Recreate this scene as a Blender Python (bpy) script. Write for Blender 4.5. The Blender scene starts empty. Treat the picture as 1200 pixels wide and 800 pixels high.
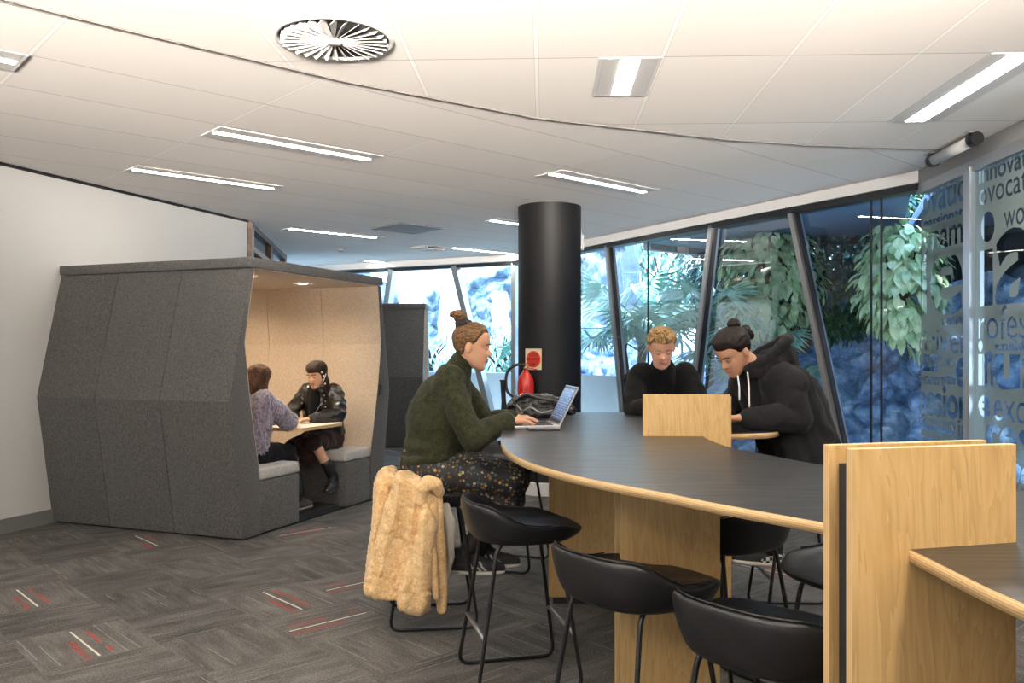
import bpy, bmesh, math, random
from mathutils import Vector, Matrix, noise
PI = math.pi
V = Vector
sc = bpy.context.scene
COL = sc.collection

# ------------------------------------------------------------ camera, light, exposure
CAMZ, HOR, F = 1.35, 412.0, 1000.0
cam_d = bpy.data.cameras.new('camera'); cam = bpy.data.objects.new('camera', cam_d); COL.objects.link(cam)
cam.location = (0, 0, CAMZ); cam.rotation_euler = (PI/2, 0, 0)
cam_d.sensor_width = 36; cam_d.lens = 30; cam_d.shift_y = (HOR-400)/1200
cam_d.clip_start = .05; cam_d.clip_end = 400
sc.camera = cam

STRIP = 78.0        # ceiling tubes
SKY = 11.0
SUN = 11.0
sc.view_settings.view_transform = 'Standard'; sc.view_settings.look = 'None'
sc.view_settings.exposure = 0.0; sc.view_settings.gamma = 1.0
sc.view_settings.use_curve_mapping = False
sc.cycles.use_denoising = True
sc.cycles.max_bounces = 10; sc.cycles.transparent_max_bounces = 24
sc.cycles.diffuse_bounces = 5; sc.cycles.glossy_bounces = 4
sc.cycles.sample_clamp_indirect = 8
w = bpy.data.worlds.new('world'); sc.world = w; w.use_nodes = True
wn = w.node_tree.nodes; wl = w.node_tree.links
bg = wn['Background']
wt = wn.new('ShaderNodeTexCoord'); ws = wn.new('ShaderNodeSeparateXYZ'); wr = wn.new('ShaderNodeValToRGB')
wl.new(wt.outputs['Generated'], ws.inputs[0]); wl.new(ws.outputs['Z'], wr.inputs[0]); wl.new(wr.outputs[0], bg.inputs[0])
wr.color_ramp.elements[0].position = 0; wr.color_ramp.elements[0].color = (.70, .84, 1, 1)
wr.color_ramp.elements[1].position = .7; wr.color_ramp.elements[1].color = (.45, .68, 1, 1)
bg.inputs[1].default_value = SKY
sl = bpy.data.lights.new('sun', 'SUN'); so = bpy.data.objects.new('sun', sl); COL.objects.link(so)
sl.energy = SUN; sl.angle = .06; sl.color = (1, .97, .92)
so.rotation_euler = V((.45, .25, -.86)).to_track_quat('-Z', 'Y').to_euler()

def area(name, loc, aim, sx, sy, power, col, spread=180):
    l = bpy.data.lights.new(name, 'AREA'); l.shape = 'RECTANGLE'; l.size = sx; l.size_y = sy; l.energy = power; l.color = col; l.spread = math.radians(spread)
    o = bpy.data.objects.new(name, l); COL.objects.link(o); o.location = loc
    o.rotation_euler = V(aim).to_track_quat('-Z', 'Y').to_euler(); return o
# unseen fill lights added behind the viewpoint to brighten the ceiling
area('ceiling_fill', (-2.4, -2.6, 1.5), (-.0, .80, .60), 4.0, .5, 80, (1, .92, .84), 95)
area('ceiling_fill', (1.8, -2.6, 1.5), (-.0, .80, .60), 4.0, .5, 60, (1, .92, .84), 95)
area('ceiling_fill', (-1.6, -1.4, 1.95), (-.06, 1, .30), 3.0, .4, 200, (1, .90, .80), 36)
area('ceiling_fill', (1.0, -1.4, 1.95), (-.02, 1, .30), 3.0, .4, 200, (1, .90, .80), 36)

# ------------------------------------------------------------ small helpers
def at(px, py, Y):
    return V(((px-600)/F*Y, Y, CAMZ-(py-HOR)/F*Y))
def mw(o):
    return (mw(o.parent) @ o.matrix_basis) if o.parent else o.matrix_basis.copy()
def tag(o, label=None, cat=None, group=None, kind=None):
    if label: o['label'] = label
    if cat: o['category'] = cat
    if group: o['group'] = group
    if kind: o['kind'] = kind
    return o
def thing(name, label, cat, loc=(0, 0, 0), rz=0, group=None):
    o = bpy.data.objects.new(name, None); COL.objects.link(o)
    o.empty_display_size = .1
    o.matrix_basis = Matrix.Translation(V(loc)) @ Matrix.Rotation(rz, 4, 'Z')
    return tag(o, label, cat, group)
def link(name, me, mat=None, parent=None, local=False, smooth=False):
    """a mesh in world coordinates (or already local) becomes one object"""
    if isinstance(me, bmesh.types.BMesh):
        m = bpy.data.meshes.new(name); me.normal_update(); me.to_mesh(m); me.free(); me = m
    if parent is not None and not local:
        me.transform(mw(parent).inverted())
    if mat is not None:
        if not me.materials: me.materials.append(mat)
    if smooth:
        me.polygons.foreach_set('use_smooth', [True]*len(me.polygons))
    o = bpy.data.objects.new(name, me); COL.objects.link(o)
    if parent is not None: o.parent = parent
    return o
def structure(name, me, mat, parent=None, smooth=False):
    o = link(name, me, mat, parent, smooth=smooth)
    if parent is None: o['kind'] = 'structure'
    return o
def autosmooth(o, deg=35):
    me = o.data
    bm = bmesh.new(); bm.from_mesh(me)
    for f in bm.faces: f.smooth = True
    for e in bm.edges:
        if len(e.link_faces) == 2 and e.calc_face_angle(0) > math.radians(deg): e.smooth = False
    bm.to_mesh(me); bm.free()
    return o
def copy_tree(o, parent=None):
    c = o.copy(); COL.objects.link(c); c.parent = parent
    for ch in list(o.children): copy_tree(ch, c)
    return c
def box(bm, c, s, M=None, bev=0):
    r = bmesh.ops.create_cube(bm, size=1)
    vs = r['verts']
    for v in vs: v.co = V((v.co.x*s[0], v.co.y*s[1], v.co.z*s[2]))+V(c)
    if bev:
        es = list({e for v in vs for e in v.link_edges})
        r2 = bmesh.ops.bevel(bm, geom=es, offset=bev, segments=2, profile=.6, affect='EDGES')
        vs = list({v for f in r2['faces'] for v in f.verts} | {v for v in vs if v.is_valid})
    if M is not None:
        for v in vs: v.co = M @ v.co
    return vs
def boxmesh(c, s, M=None, bev=0):
    bm = bmesh.new(); box(bm, c, s, M, bev); return bm
def bar(bm, p, q, wx, wy, side=None):
    """rectangular bar from p to q; side = direction of its wx"""
    p = V(p); q = V(q); d = (q-p); L = d.length; d.normalize()
    s = V(side) if side is not None else V((0, 0, 1)).cross(d)
    if s.length < 1e-5: s = V((1, 0, 0))
    s = (s - d*s.dot(d)).normalized(); t = d.cross(s)
    M = Matrix((s, t, d)).transposed().to_4x4(); M.translation = (p+q)/2
    return box(bm, (0, 0, 0), (wx, wy, L), M)
def tube(bm, pts, r, seg=8, closed=False, caps=True):
    pts = [V(p) for p in pts]; n = len(pts)
    rs = r if isinstance(r, (list, tuple)) else [r]*n
    T = []
    for i in range(n):
        a = pts[(i-1) % n] if (closed or i > 0) else pts[i]
        b = pts[(i+1) % n] if (closed or i < n-1) else pts[i]
        t = (b-a); T.append(t.normalized() if t.length > 1e-9 else V((0, 0, 1)))
    up = V((0, 0, 1)) if abs(T[0].z) < .9 else V((1, 0, 0))
    N = (up - T[0]*up.dot(T[0])).normalized(); rings = []
    for i in range(n):
        N = (N - T[i]*N.dot(T[i]));
        if N.length < 1e-6: N = T[i].orthogonal()
        N.normalize(); B = T[i].cross(N)
        rings.append([bm.verts.new(pts[i]+(N*math.cos(2*PI*k/seg)+B*math.sin(2*PI*k/seg))*rs[i]) for k in range(seg)])
    m = n if closed else n-1
    for i in range(m):
        a, b = rings[i], rings[(i+1) % n]
        for k in range(seg):
            bm.faces.new((a[k], a[(k+1) % seg], b[(k+1) % seg], b[k]))
    if caps and not closed:
        bm.faces.new(list(reversed(rings[0]))); bm.faces.new(rings[-1])
def smoothpath(pts, rad=.05, n=5):
    """polyline with its corners rounded"""
    pts = [V(p) for p in pts]; out = [pts[0]]
    for i in range(1, len(pts)-1):
        a, b, c = pts[i-1], pts[i], pts[i+1]
        r = min(rad, (a-b).length*.49, (c-b).length*.49)
        p = b+(a-b).normalized()*r; q = b+(c-b).normalized()*r
        for k in range(n+1):
            t = k/n; out.append(p*(1-t)**2+b*2*t*(1-t)+q*t*t)
    out.append(pts[-1]); return out
def catmull(pts, n=6, closed=False):
    pts = [V(p) for p in pts]; N = len(pts); out = []
    for i in range(N if closed else N-1):
        g = lambda k: pts[k % N] if closed else pts[max(0, min(N-1, k))]
        a, b, c, d = g(i-1), g(i), g(i+1), g(i+2)
        for k in range(n):
            t = k/n
            out.append(.5*((2*b)+(c-a)*t+(2*a-5*b+4*c-d)*t*t+(3*b-a-3*c+d)*t**3))
    if not closed: out.append(pts[-1])
    return out
def lathe(bm, prof, M=None, seg=32, cap=True):
    rings = []
    for r, z in prof:
        rings.append([bm.verts.new(V((r*math.cos(2*PI*k/seg), r*math.sin(2*PI*k/seg), z))) for k in range(seg)])
    for a, b in zip(rings, rings[1:]):
        for k in range(seg): bm.faces.new((a[k], a[(k+1) % seg], b[(k+1) % seg], b[k]))
    if cap:
        bm.faces.new(list(reversed(rings[0]))); bm.faces.new(rings[-1])
    if M is not None:
        for ring in rings:
            for v in ring: v.co = M @ v.co
def prism(bm, poly, z0, z1, M=None):
    """extrude 2-D polygon (CCW)"""
    a = [bm.verts.new(V((p[0], p[1], z0))) for p in poly]; b = [bm.verts.new(V((p[0], p[1], z1))) for p in poly]
    n = len(poly)
    f0 = bm.faces.new(list(reversed(a))); f1 = bm.faces.new(b)
    sides = [bm.faces.new((a[i], a[(i+1) % n], b[(i+1) % n], b[i])) for i in range(n)]
    if M is not None:
        for v in a+b: v.co = M @ v.co
    return f0, f1, sides
def frame(o, x, y, z):
    M = Matrix((V(x).normalized(), V(y).normalized(), V(z).normalized())).transposed().to_4x4(); M.translation = V(o); return M

# ------------------------------------------------------------ materials
class S:
    """a node socket with arithmetic"""
    def __init__(s, nt, sock): s.nt = nt; s.k = sock
    def _m(s, op, b=None, c=None):
        n = s.nt.nodes.new('ShaderNodeMath'); n.operation = op
        for i, q in enumerate((s, b, c)):
            if q is None: continue
            if isinstance(q, S): s.nt.links.new(q.k, n.inputs[i])
            else: n.inputs[i].default_value = q
        return S(s.nt, n.outputs[0])
    def __add__(s, b): return s._m('ADD', b)
    def __sub__(s, b): return s._m('SUBTRACT', b)
    def __mul__(s, b): return s._m('MULTIPLY', b)
    def __truediv__(s, b): return s._m('DIVIDE', b)
    def lt(s, b): return s._m('LESS_THAN', b)
    def gt(s, b): return s._m('GREATER_THAN', b)
    def floor(s): return s._m('FLOOR')
    def fract(s): return s._m('FRACT')
    def abs(s): return s._m('ABSOLUTE')
    def max(s, b): return s._m('MAXIMUM', b)
    def min(s, b): return s._m('MINIMUM', b)
    def clamp(s): return s._m('MAXIMUM', 0.0)._m('MINIMUM', 1.0)
    def band(s, a, b): return s.gt(a)*s.lt(b)
def newmat(name):
    m = bpy.data.materials.new(name); m.use_nodes = True
    nt = m.node_tree; b = nt.nodes['Principled BSDF']
    return m, nt, b
def N(nt, typ, **kw):
    n = nt.nodes.new(typ)
    for k, v in kw.items():
        if hasattr(n, k): setattr(n, k, v)
    return n
def setin(n, **kw):
    for k, v in kw.items():
        key = k.replace('_', ' ')
        if isinstance(v, S): n.id_data.links.new(v.k, n.inputs[key])
        elif hasattr(v, 'is_output'): n.id_data.links.new(v, n.inputs[key])
        else: n.inputs[key].default_value = v
def coords(nt, kind='Object', scale=(1, 1, 1), rot=(0, 0, 0)):
    t = nt.nodes.new('ShaderNodeTexCoord'); mp = nt.nodes.new('ShaderNodeMapping')
    nt.links.new(t.outputs[kind], mp.inputs[0]); mp.inputs['Scale'].default_value = scale; mp.inputs['Rotation'].default_value = rot
    return mp.outputs[0]
def tex(nt, kind, vec, **kw):
    n = nt.nodes.new(kind)
    if vec is not None: nt.links.new(vec, n.inputs['Vector'])
    for k, v in kw.items(): n.inputs[k.replace('_', ' ')].default_value = v
    return n
def mixc(nt, fac, a, b, mode='MIX'):
    n = nt.nodes.new('ShaderNodeMix'); n.data_type = 'RGBA'; n.blend_type = mode
    for sock, val in ((n.inputs[0], fac), (n.inputs[6], a), (n.inputs[7], b)):
        if isinstance(val, S): nt.links.new(val.k, sock)
        elif hasattr(val, 'is_output'): nt.links.new(val, sock)
        elif isinstance(val, (int, float)): sock.default_value = val
        else: sock.default_value = (*val[:3], 1)
    return n.outputs[2]
def ramp(nt, fac, stops):
    n = nt.nodes.new('ShaderNodeValToRGB')
    nt.links.new(fac.k if isinstance(fac, S) else fac, n.inputs[0])
    e = n.color_ramp.elements
    while len(e) < len(stops): e.new(.5)
    for el, (p, c) in zip(e, stops):
        el.position = p; el.color = (*c[:3], 1) if not isinstance(c, (int, float)) else (c, c, c, 1)
    return n.outputs[0]
def bump(nt, b, h, strength=.3, dist=.01):
    n = nt.nodes.new('ShaderNodeBump'); n.inputs['Strength'].default_value = strength; n.inputs['Distance'].default_value = dist
    nt.links.new(h.k if isinstance(h, S) else h, n.inputs['Height']); nt.links.new(n.outputs[0], b.inputs['Normal'])
_mc = {}
def pm(name, col, rough=.5, metal=0, nscale=0, nstr=0, var=0, spec=.5, coat=0, sheen=0, emit=0, coords_kind='Object', dist=.01, vscale=None):
    if name in _mc: return _mc[name]
    m, nt, b = newmat(name)
    setin(b, Base_Color=(*col, 1), Roughness=rough, Metallic=metal)
    b.inputs['Specular IOR Level'].default_value = spec
    b.inputs['Coat Weight'].default_value = coat
    b.inputs['Sheen Weight'].default_value = sheen
    v = coords(nt, coords_kind)
    if var:
        t = tex(nt, 'ShaderNodeTexNoise', v, Scale=vscale or nscale or 6, Detail=5)
        nt.links.new(mixc(nt, S(nt, t.outputs[0]), [c*(1-var) for c in col], [min(1, c*(1+var)) for c in col]), b.inputs['Base Color'])
    if nstr:
        t = tex(nt, 'ShaderNodeTexNoise', v, Scale=nscale, Detail=6)
        bump(nt, b, t.outputs[0], nstr, dist)
    if emit:
        b.inputs['Emission Color'].default_value = (*col, 1); b.inputs['Emission Strength'].default_value = emit
    _mc[name] = m
    return m
def sRGB(r, g, b):
    f = lambda c: (c/255/12.92) if c/255 <= .04045 else ((c/255+.055)/1.055)**2.4
    return (f(r), f(g), f(b))

def mat_ceiling(name, ox, oy, ang, da, db, soff_a, soff_b, regular=True):
    """lay-in tiles: a along ang; T-bars every da along a and db along b"""
    m, nt, b = newmat(name)
    t = nt.nodes.new('ShaderNodeTexCoord'); sx = nt.nodes.new('ShaderNodeSeparateXYZ')
    nt.links.new(t.outputs['Object'], sx.inputs[0])
    x = S(nt, sx.outputs[0])-ox; y = S(nt, sx.outputs[1])-oy
    ca, sa = math.cos(ang), math.sin(ang)
    A = (x*ca+y*sa-soff_a)/da; B = (y*ca-x*sa-soff_b)/db
    fa = ((A+.5).fract()-.5).abs()*da; fb = ((B+.5).fract()-.5).abs()*db
    la = fa.lt(.0095); lb = fb.lt(.004)
    dark = fb.lt(.0035)*.6
    edge = fa.band(.0095, .012)*.35
    wv = nt.nodes.new('ShaderNodeTexWhiteNoise'); cb = nt.nodes.new('ShaderNodeCombineXYZ')
    nt.links.new(A.floor().k, cb.inputs[0]); nt.links.new(B.floor().k, cb.inputs[1]); nt.links.new(cb.outputs[0], wv.inputs[0])
    ns = tex(nt, 'ShaderNodeTexNoise', t.outputs['Object'], Scale=90, Detail=4)
    base = mixc(nt, S(nt, wv.outputs[0])*.5+S(nt, ns.outputs[0])*.3, (.72, .685, .65), (.80, .765, .73))
    c = mixc(nt, la, base, (.82, .80, .78))
    c = mixc(nt, (dark+edge).clamp(), c, (.10, .09, .08))
    nt.links.new(c, b.inputs['Base Color']); b.inputs['Roughness'].default_value = .9
    bump(nt, b, (la*.6-lb*1.0+S(nt, ns.outputs[0])*.06), .6, .006)
    return m
def mat_carpet():
    m, nt, b = newmat('carpet tile pile')
    t = nt.nodes.new('ShaderNodeTexCoord'); sx = nt.nodes.new('ShaderNodeSeparateXYZ')
    nt.links.new(t.outputs['Object'], sx.inputs[0])
    x = S(nt, sx.outputs[0]); y = S(nt, sx.outputs[1])
    ang = math.radians(43); ca, sa = math.cos(ang), math.sin(ang)
    A = (x*ca+y*sa)/.5; B = (y*ca-x*sa)/.5
    ia, ib = A.floor(), B.floor(); fa, fb = A.fract(), B.fract()
    def wn(k, a=ia, bb=ib):
        cb = nt.nodes.new('ShaderNodeCombineXYZ'); nt.links.new(a.k, cb.inputs[0]); nt.links.new(bb.k, cb.inputs[1]); cb.inputs[2].default_value = k
        n = nt.nodes.new('ShaderNodeTexWhiteNoise'); nt.links.new(cb.outputs[0], n.inputs[0]); return S(nt, n.outputs[0])
    par = ((ia+ib)*.5).fract().gt(.25)     # quarter-turn laid
    rnd = wn(1.0)
    # along / across coordinates inside a tile
    al = fa*par+fb*(par*-1+1); ac = fb*par+fa*(par*-1+1)
    gl = A*par+B*(par*-1+1); gc = B*par+A*(par*-1+1)
    cb = nt.nodes.new('ShaderNodeCombineXYZ'); nt.links.new((gl*2.2).k, cb.inputs[0]); nt.links.new((gc*26).k, cb.inputs[1]); nt.links.new((par*7).k, cb.inputs[2])
    st = tex(nt, 'ShaderNodeTexNoise', cb.outputs[0], Scale=1, Detail=3)
    cb2 = nt.nodes.new('ShaderNodeCombineXYZ'); nt.links.new((gl*1.6).k, cb2.inputs[0]); nt.links.new((gc*5).k, cb2.inputs[1]); nt.links.new((par*9+3).k, cb2.inputs[2])
    blot = tex(nt, 'ShaderNodeTexNoise', cb2.outputs[0], Scale=1, Detail=2)
    fine = tex(nt, 'ShaderNodeTexNoise', t.outputs['Object'], Scale=110, Detail=5, Roughness=.75)
    v = S(nt, st.outputs[0])*.24+S(nt, blot.outputs[0])*.36+S(nt, fine.outputs[0])*.95+rnd*.08-.13
    c = ramp(nt, v, [(.46, (.014, .014, .014)), (.66, (.070, .066, .062)), (.88, (.17, .16, .145))])
    # thin pale ticks
    seg = (gc*9).floor(); sl_ = (gl*1.3+wn(2.0, seg, par)).floor()
    tick = wn(3.0, seg, sl_).gt(.74)*((gc*9).fract().band(.46, .54))*S(nt, st.outputs[0]).gt(.44)
    c = mixc(nt, tick*.6, c, (.26, .25, .23))
    # accents: white line and red streaks in a few tiles
    acc = rnd.gt(.875)
    wl_ = acc*ac.band(.485, .505)*al.band(.05, .92)
    r1 = acc*ac.band(.60, .64)*al.band(.1, .9)*S(nt, blot.outputs[0]).gt(.46)*S(nt, fine.outputs[0]).gt(.42)
    r2 = acc*ac.band(.37, .43)*al.band(.0, .6)*S(nt, st.outputs[0]).gt(.46)*S(nt, fine.outputs[0]).gt(.45)
    c = mixc(nt, (r1+r2).clamp()*.75, c, (.34, .035, .02))
    c = mixc(nt, wl_*.9, c, (.62, .58, .52))
    nt.links.new(c, b.inputs['Base Color']); b.inputs['Roughness'].default_value = .92
    b.inputs['Specular IOR Level'].default_value = .25
    bump(nt, b, fine.outputs[0], .5, .006)
    return m
def mat_ply(name='birch plywood', edge=False, ax=2):
    if name in _mc: return _mc[name]
    m, nt, b = newmat(name)
    if edge:
        sx = nt.nodes.new('ShaderNodeSeparateXYZ'); t = nt.nodes.new('ShaderNodeTexCoord'); nt.links.new(t.outputs['Object'], sx.inputs[0])
        z = S(nt, sx.outputs[ax]); ln = (z/.0052).fract().lt(.42)
        n = tex(nt, 'ShaderNodeTexNoise', t.outputs['Object'], Scale=30, Detail=3)
        c = mixc(nt, ln*.55, mixc(nt, S(nt, n.outputs[0]), (.55, .37, .17), (.66, .46, .23)), (.34, .20, .08))
        rr = .5
    else:
        v = coords(nt, 'Object', (1, 1, .16)); v2 = coords(nt, 'Object', (26, 26, 1.3))
        w1 = tex(nt, 'ShaderNodeTexNoise', v, Scale=4.5, Detail=4, Distortion=2.2)
        wv = tex(nt, 'ShaderNodeTexNoise', v2, Scale=3, Detail=3)
        rings = (S(nt, w1.outputs[0])*11).fract()
        f = rings*.28+S(nt, wv.outputs[0])*.5+S(nt, w1.outputs[0])*.3
        c = ramp(nt, f, [(.25, (.47, .285, .10)), (.55, (.60, .385, .155)), (.85, (.69, .475, .215))])
        rr = .38
    nt.links.new(c, b.inputs['Base Color']); b.inputs['Roughness'].default_value = rr
    _mc[name] = m; return m
def mat_fabric(name, c0, c1, scale=240, bs=.4, sheen=.2, big=True):
    if name in _mc: return _mc[name]
    m, nt, b = newmat(name); v = coords(nt)
    n = tex(nt, 'ShaderNodeTexNoise', v, Scale=scale, Detail=4, Roughness=.7)
    n2 = tex(nt, 'ShaderNodeTexNoise', v, Scale=scale*.28, Detail=3)
    f = (S(nt, n.outputs[0])*.65+S(nt, n2.outputs[0])*.35)
    nt.links.new(ramp(nt, f, [(.38, c0), (.62, c1)]), b.inputs['Base Color'])
    b.inputs['Roughness'].default_value = .95; b.inputs['Sheen Weight'].default_value = sheen; b.inputs['Specular IOR Level'].default_value = .2
    bump(nt, b, f, bs, .004)
    _mc[name] = m; return m
def mat_glass(name, tint=(.86, .94, .97), refl=1.0):
    m, nt, b = newmat(name); nt.nodes.remove(b)
    out = nt.nodes['Material Output']
    tr = nt.nodes.new('ShaderNodeBsdfTransparent'); tr.inputs[0].default_value = (*tint, 1)
    gl = nt.nodes.new('ShaderNodeBsdfGlossy'); gl.inputs[0].default_value = (1, 1, 1, 1); gl.inputs['Roughness'].default_value = .01
    fr = nt.nodes.new('ShaderNodeFresnel'); fr.inputs[0].default_value = 1.45
    mx = nt.nodes.new('ShaderNodeMixShader')
    f = S(nt, fr.outputs[0])*refl
    nt.links.new(f.clamp().k, mx.inputs[0]); nt.links.new(tr.outputs[0], mx.inputs[1]); nt.links.new(gl.outputs[0], mx.inputs[2])
    nt.links.new(mx.outputs[0], out.inputs[0]); return m
M_ply = mat_ply(); M_edge = mat_ply('plywood laminated edge', True)
M_white = pm('matt white paint', (.58, .575, .56), .6, nscale=60, nstr=.05)
M_alu = pm('satin aluminium', (.42, .43, .44), .38, .85)
M_alud = pm('dark anodised frame', (.03, .032, .035), .4, .6)
M_blackm = pm('black powder coated steel', (.012, .012, .013), .38, .3)
M_leather = pm('black leather', (.010, .010, .011), .40, nscale=120, nstr=.25, spec=.28, dist=.003)
M_grey_fab = mat_fabric('charcoal wool felt', (.035, .034, .033), (.14, .135, .13))
M_beige_fab = mat_fabric('sand wool felt', (.40, .325, .25), (.56, .47, .375), 200, .2)
M_cush = mat_fabric('pale grey wool felt', (.36, .35, .33), (.54, .53, .50), 220, .3)
M_black = pm('matt black', (.008, .008, .009), .6)
# ------------------------------------------------------------ the room
CZ = 2.75; HEAD = 2.62
D1 = V((-2.3, 4.2, 0)).normalized()           # along the leaning window wall
P0 = V((3.17, 6.60, 0)); P1 = V((.05, 12.30, 0)); P2 = V((-4.0, 14.35, 0))
D1 = (P1-P0).normalized(); D2 = (P2-P1).normalized()
NO1 = V((D1.y, -D1.x, 0)); NO2 = V((D2.y, -D2.x, 0))      # outwards
WC = V((-2.82, 9.09, 0)); WN = V((-6.65, -2.0, 0)); WB = V((-3.3, 12.3, 0))
PART0 = P0.copy(); PDIR = V((-.036, -1, 0)).normalized(); PNRM = V((-1, .036, 0)).normalized()

bm = bmesh.new()
fl = [(-7, -3), (6.5, -3), (3.3, 3.0), (3.2, 6.6), (.05, 12.32), (-4.0, 14.4), (-5, 14.4), (-7, 8)]
prism(bm, fl, -.12, 0)
structure('floor', bm, mat_carpet())

fold = [(-4.6, .95), (-1.90, 3.50), (-1.70, 3.69), (-.88, 4.403), (.153, 5.109), (1.406, 5.622), (2.03, 5.78), (3.06, 5.93)]
m_cf = mat_ceiling('mineral ceiling tiles front', .092, 3.398, math.radians(-2.06), .6, 1.2, 0, .677)
m_cr = mat_ceiling('mineral ceiling tiles rear', -2.684, 4.473, math.radians(42.3), 1.2, .6, 0, 0)
bm = bmesh.new()
prism(bm, [(6.5, -3), (6.5, 2), (3.25, 3.0), (3.10, 5.93)]+list(reversed(fold[:-1]))+[(-7, -1.2), (-7, -3)], CZ, CZ+.1)
structure('ceiling', bm, m_cf)
bm = bmesh.new()
prism(bm, fold+[(3.19, 6.62), (.08, 12.36), (-4.0, 14.42), (-5, 14.4), (-7, 8), (-7, -1.2)], CZ+.001, CZ+.1)
structure('ceiling', bm, m_cr)
bm = bmesh.new()
for a, b_ in zip(fold, fold[1:]): bar(bm, (*a, CZ-.001), (*b_, CZ-.001), .008, .012)
structure('trim_1', bm, pm('ceiling joint shadow strip', (.12, .11, .10), .8))
# roof over everything, so that no daylight leaks through the tiles
bm = bmesh.new(); prism(bm, [(-7.2, -3), (6.6, -3), (6.6, 2), (3.6, 3), (3.5, 6.7), (.3, 12.7), (-4.0, 14.8), (-7.2, 14.8)], 3.02, 3.25)
structure('trim_2', bm, pm('roof slab concrete', (.3, .3, .3), .9))

def vwall(name, a, b_, z0, z1, th, mat, side):
    a = V(a); b_ = V(b_); d = (b_-a).normalized(); n = V((d.y, -d.x, 0))*side
    bm = bmesh.new()
    prism(bm, [a[:2], b_[:2], (b_+n*th)[:2], (a+n*th)[:2]] if side < 0 or True else [], z0, z1)
    bmesh.ops.recalc_face_normals(bm, faces=bm.faces)
    return structure(name, bm, mat)
vwall('wall_left', WN, WC, 0, CZ-.012, .15, M_white, -1)
vwall('wall_back_left', WC, WB, 0, 2.2, .12, M_white, -1)
vwall('wall_far_left', (-3.3, 12.3, 0), (-4.0, 14.4, 0), 0, CZ, .12, M_white, -1)
vwall('wall_back', (-7, -3, 0), (6.6, -3, 0), 0, CZ+.1, .15, M_white, 1)
vwall('wall_right_near', (6.45, -3, 0), (3.22, 3.1, 0), 0, CZ+.1, .12, M_white, 1)
m_base = pm('grey vinyl skirting', (.16, .16, .155), .5)
dW = (WC-WN).normalized(); nW = V((dW.y, -dW.x, 0))
bm = bmesh.new(); c0 = WN+nW*.006; c1 = WC+nW*.006
bar(bm, (c0.x, c0.y, .055), (c1.x, c1.y, .055), .012, .11, nW)
structure('baseboard_left', bm, m_base)
bm = bmesh.new(); bar(bm, (c0.x, c0.y, CZ-.012), (c1.x, c1.y, CZ-.012), .02, .022, nW)
structure('trim_3', bm, M_black)  # black strip stands in for the shade of the gap above the wall
# timber framed clerestory past the corner
bm = bmesh.new(); m_tim = pm('brown timber frame', (.10, .055, .03), .5, nscale=12, nstr=.2, var=.3)
for z in (2.2, 2.46, 2.70): bar(bm, (WC.x, WC.y, z), (WB.x, WB.y, z), .10, .06, (1, 0, 0))
for k in (0.02, .5, .97):
    q = WC.lerp(WB, k); bar(bm, (q.x, q.y, 2.2), (q.x, q.y, 2.74), .10, .09, (1, 0, 0))
structure('window_12', bm, m_tim)
dB = (WB-WC).normalized(); bm = bmesh.new(); bar(bm, (WC.x, WC.y, 2.46), (WB.x, WB.y, 2.46), .012, .5, (dB.y, -dB.x, 0))
structure('window_13', bm, pm('dark clerestory glass', (.03, .035, .04), .08, spec=.8))

# window wall ------------------------------------------------
M_gl = mat_glass('window glass', (.82, .93, .98), .38)
M_fascia = pm('white plasterboard bulkhead', (.74, .74, .74), .7)
def fpt(t, s=0, z=0):      # t metres along facade 1 from P0, s outwards
    p = P0+D1*t+NO1*s; return V((p.x, p.y, z))
L1 = (P1-P0).length; L2 = (P2-P1).length
def gpt(t, s=0, z=0):
    p = P1+D2*t+NO2*s; return V((p.x, p.y, z))
for nm, fn, L in (('wall_window', fpt, L1), ('wall_far', gpt, L2)):
    bm = bmesh.new(); bar(bm, fn(-.03, .02, (HEAD+CZ)/2+.04), fn(L+.03, .02, (HEAD+CZ)/2+.04), .10, CZ-HEAD+.0, NO1 if fn is fpt else NO2)
    structure(nm, bm, M_fascia)
    bm = bmesh.new()
    bar(bm, fn(0, .0, HEAD-.0), fn(L, .0, HEAD-.0), .14, .05, NO1 if fn is fpt else NO2)
    bar(bm, fn(0, .0, .03), fn(L, .0, .03), .14, .06, NO1 if fn is fpt else NO2)
    structure('trim_4' if fn is fpt else 'trim_5', bm, M_alud)
def tOf(px, z, py=None):
    k = (px-600)/F          # x = k*y
    # P0.x + D1.x t = k (P0.y + D1.y t)
    return (P0.x-k*P0.y)/(k*D1.y-D1.x)
def uOf(px):
    k = (px-600)/F; return (P1.x-k*P1.y)/(k*D2.y-D2.x)
def mull(fn, nrm, tt, tb, tb_z):
    """leaning mullion through t=tt at the head and t=tb at height tb_z"""
    sl_ = (tb-tt)/(HEAD-tb_z); t0 = tt+sl_*HEAD
    return t0
m1 = (tOf(715, 0), tOf(733, 0), .64); m2 = (tOf(838, 0), tOf(818.5, 0), 1.1); m3 = (tOf(931, 0), tOf(988, 0), .565)
edges = [(-.0, -.0)]
for m in (m3, m2, m1):
    edges.append((m[0], mull(fpt, NO1, *m)))
edges.append((L1-1.6, L1-1.25)); edges.append((L1, L1))
wi = 1
for i, (a, b_) in enumerate(edges):
    if 0 < i < len(edges)-1:
        bm = bmesh.new(); bar(bm, fpt(b_, -.01, 0), fpt(a, -.01, HEAD), .050, .12, D1)
        fr = structure('trim_%d' % (6+i), bm, M_alu)
        bm = bmesh.new(); bar(bm, fpt(b_-.038, -.02, 0), fpt(a-.038, -.02, HEAD), .026, .04, D1)
        link('gasket', bm, M_alud, fr)
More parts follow.
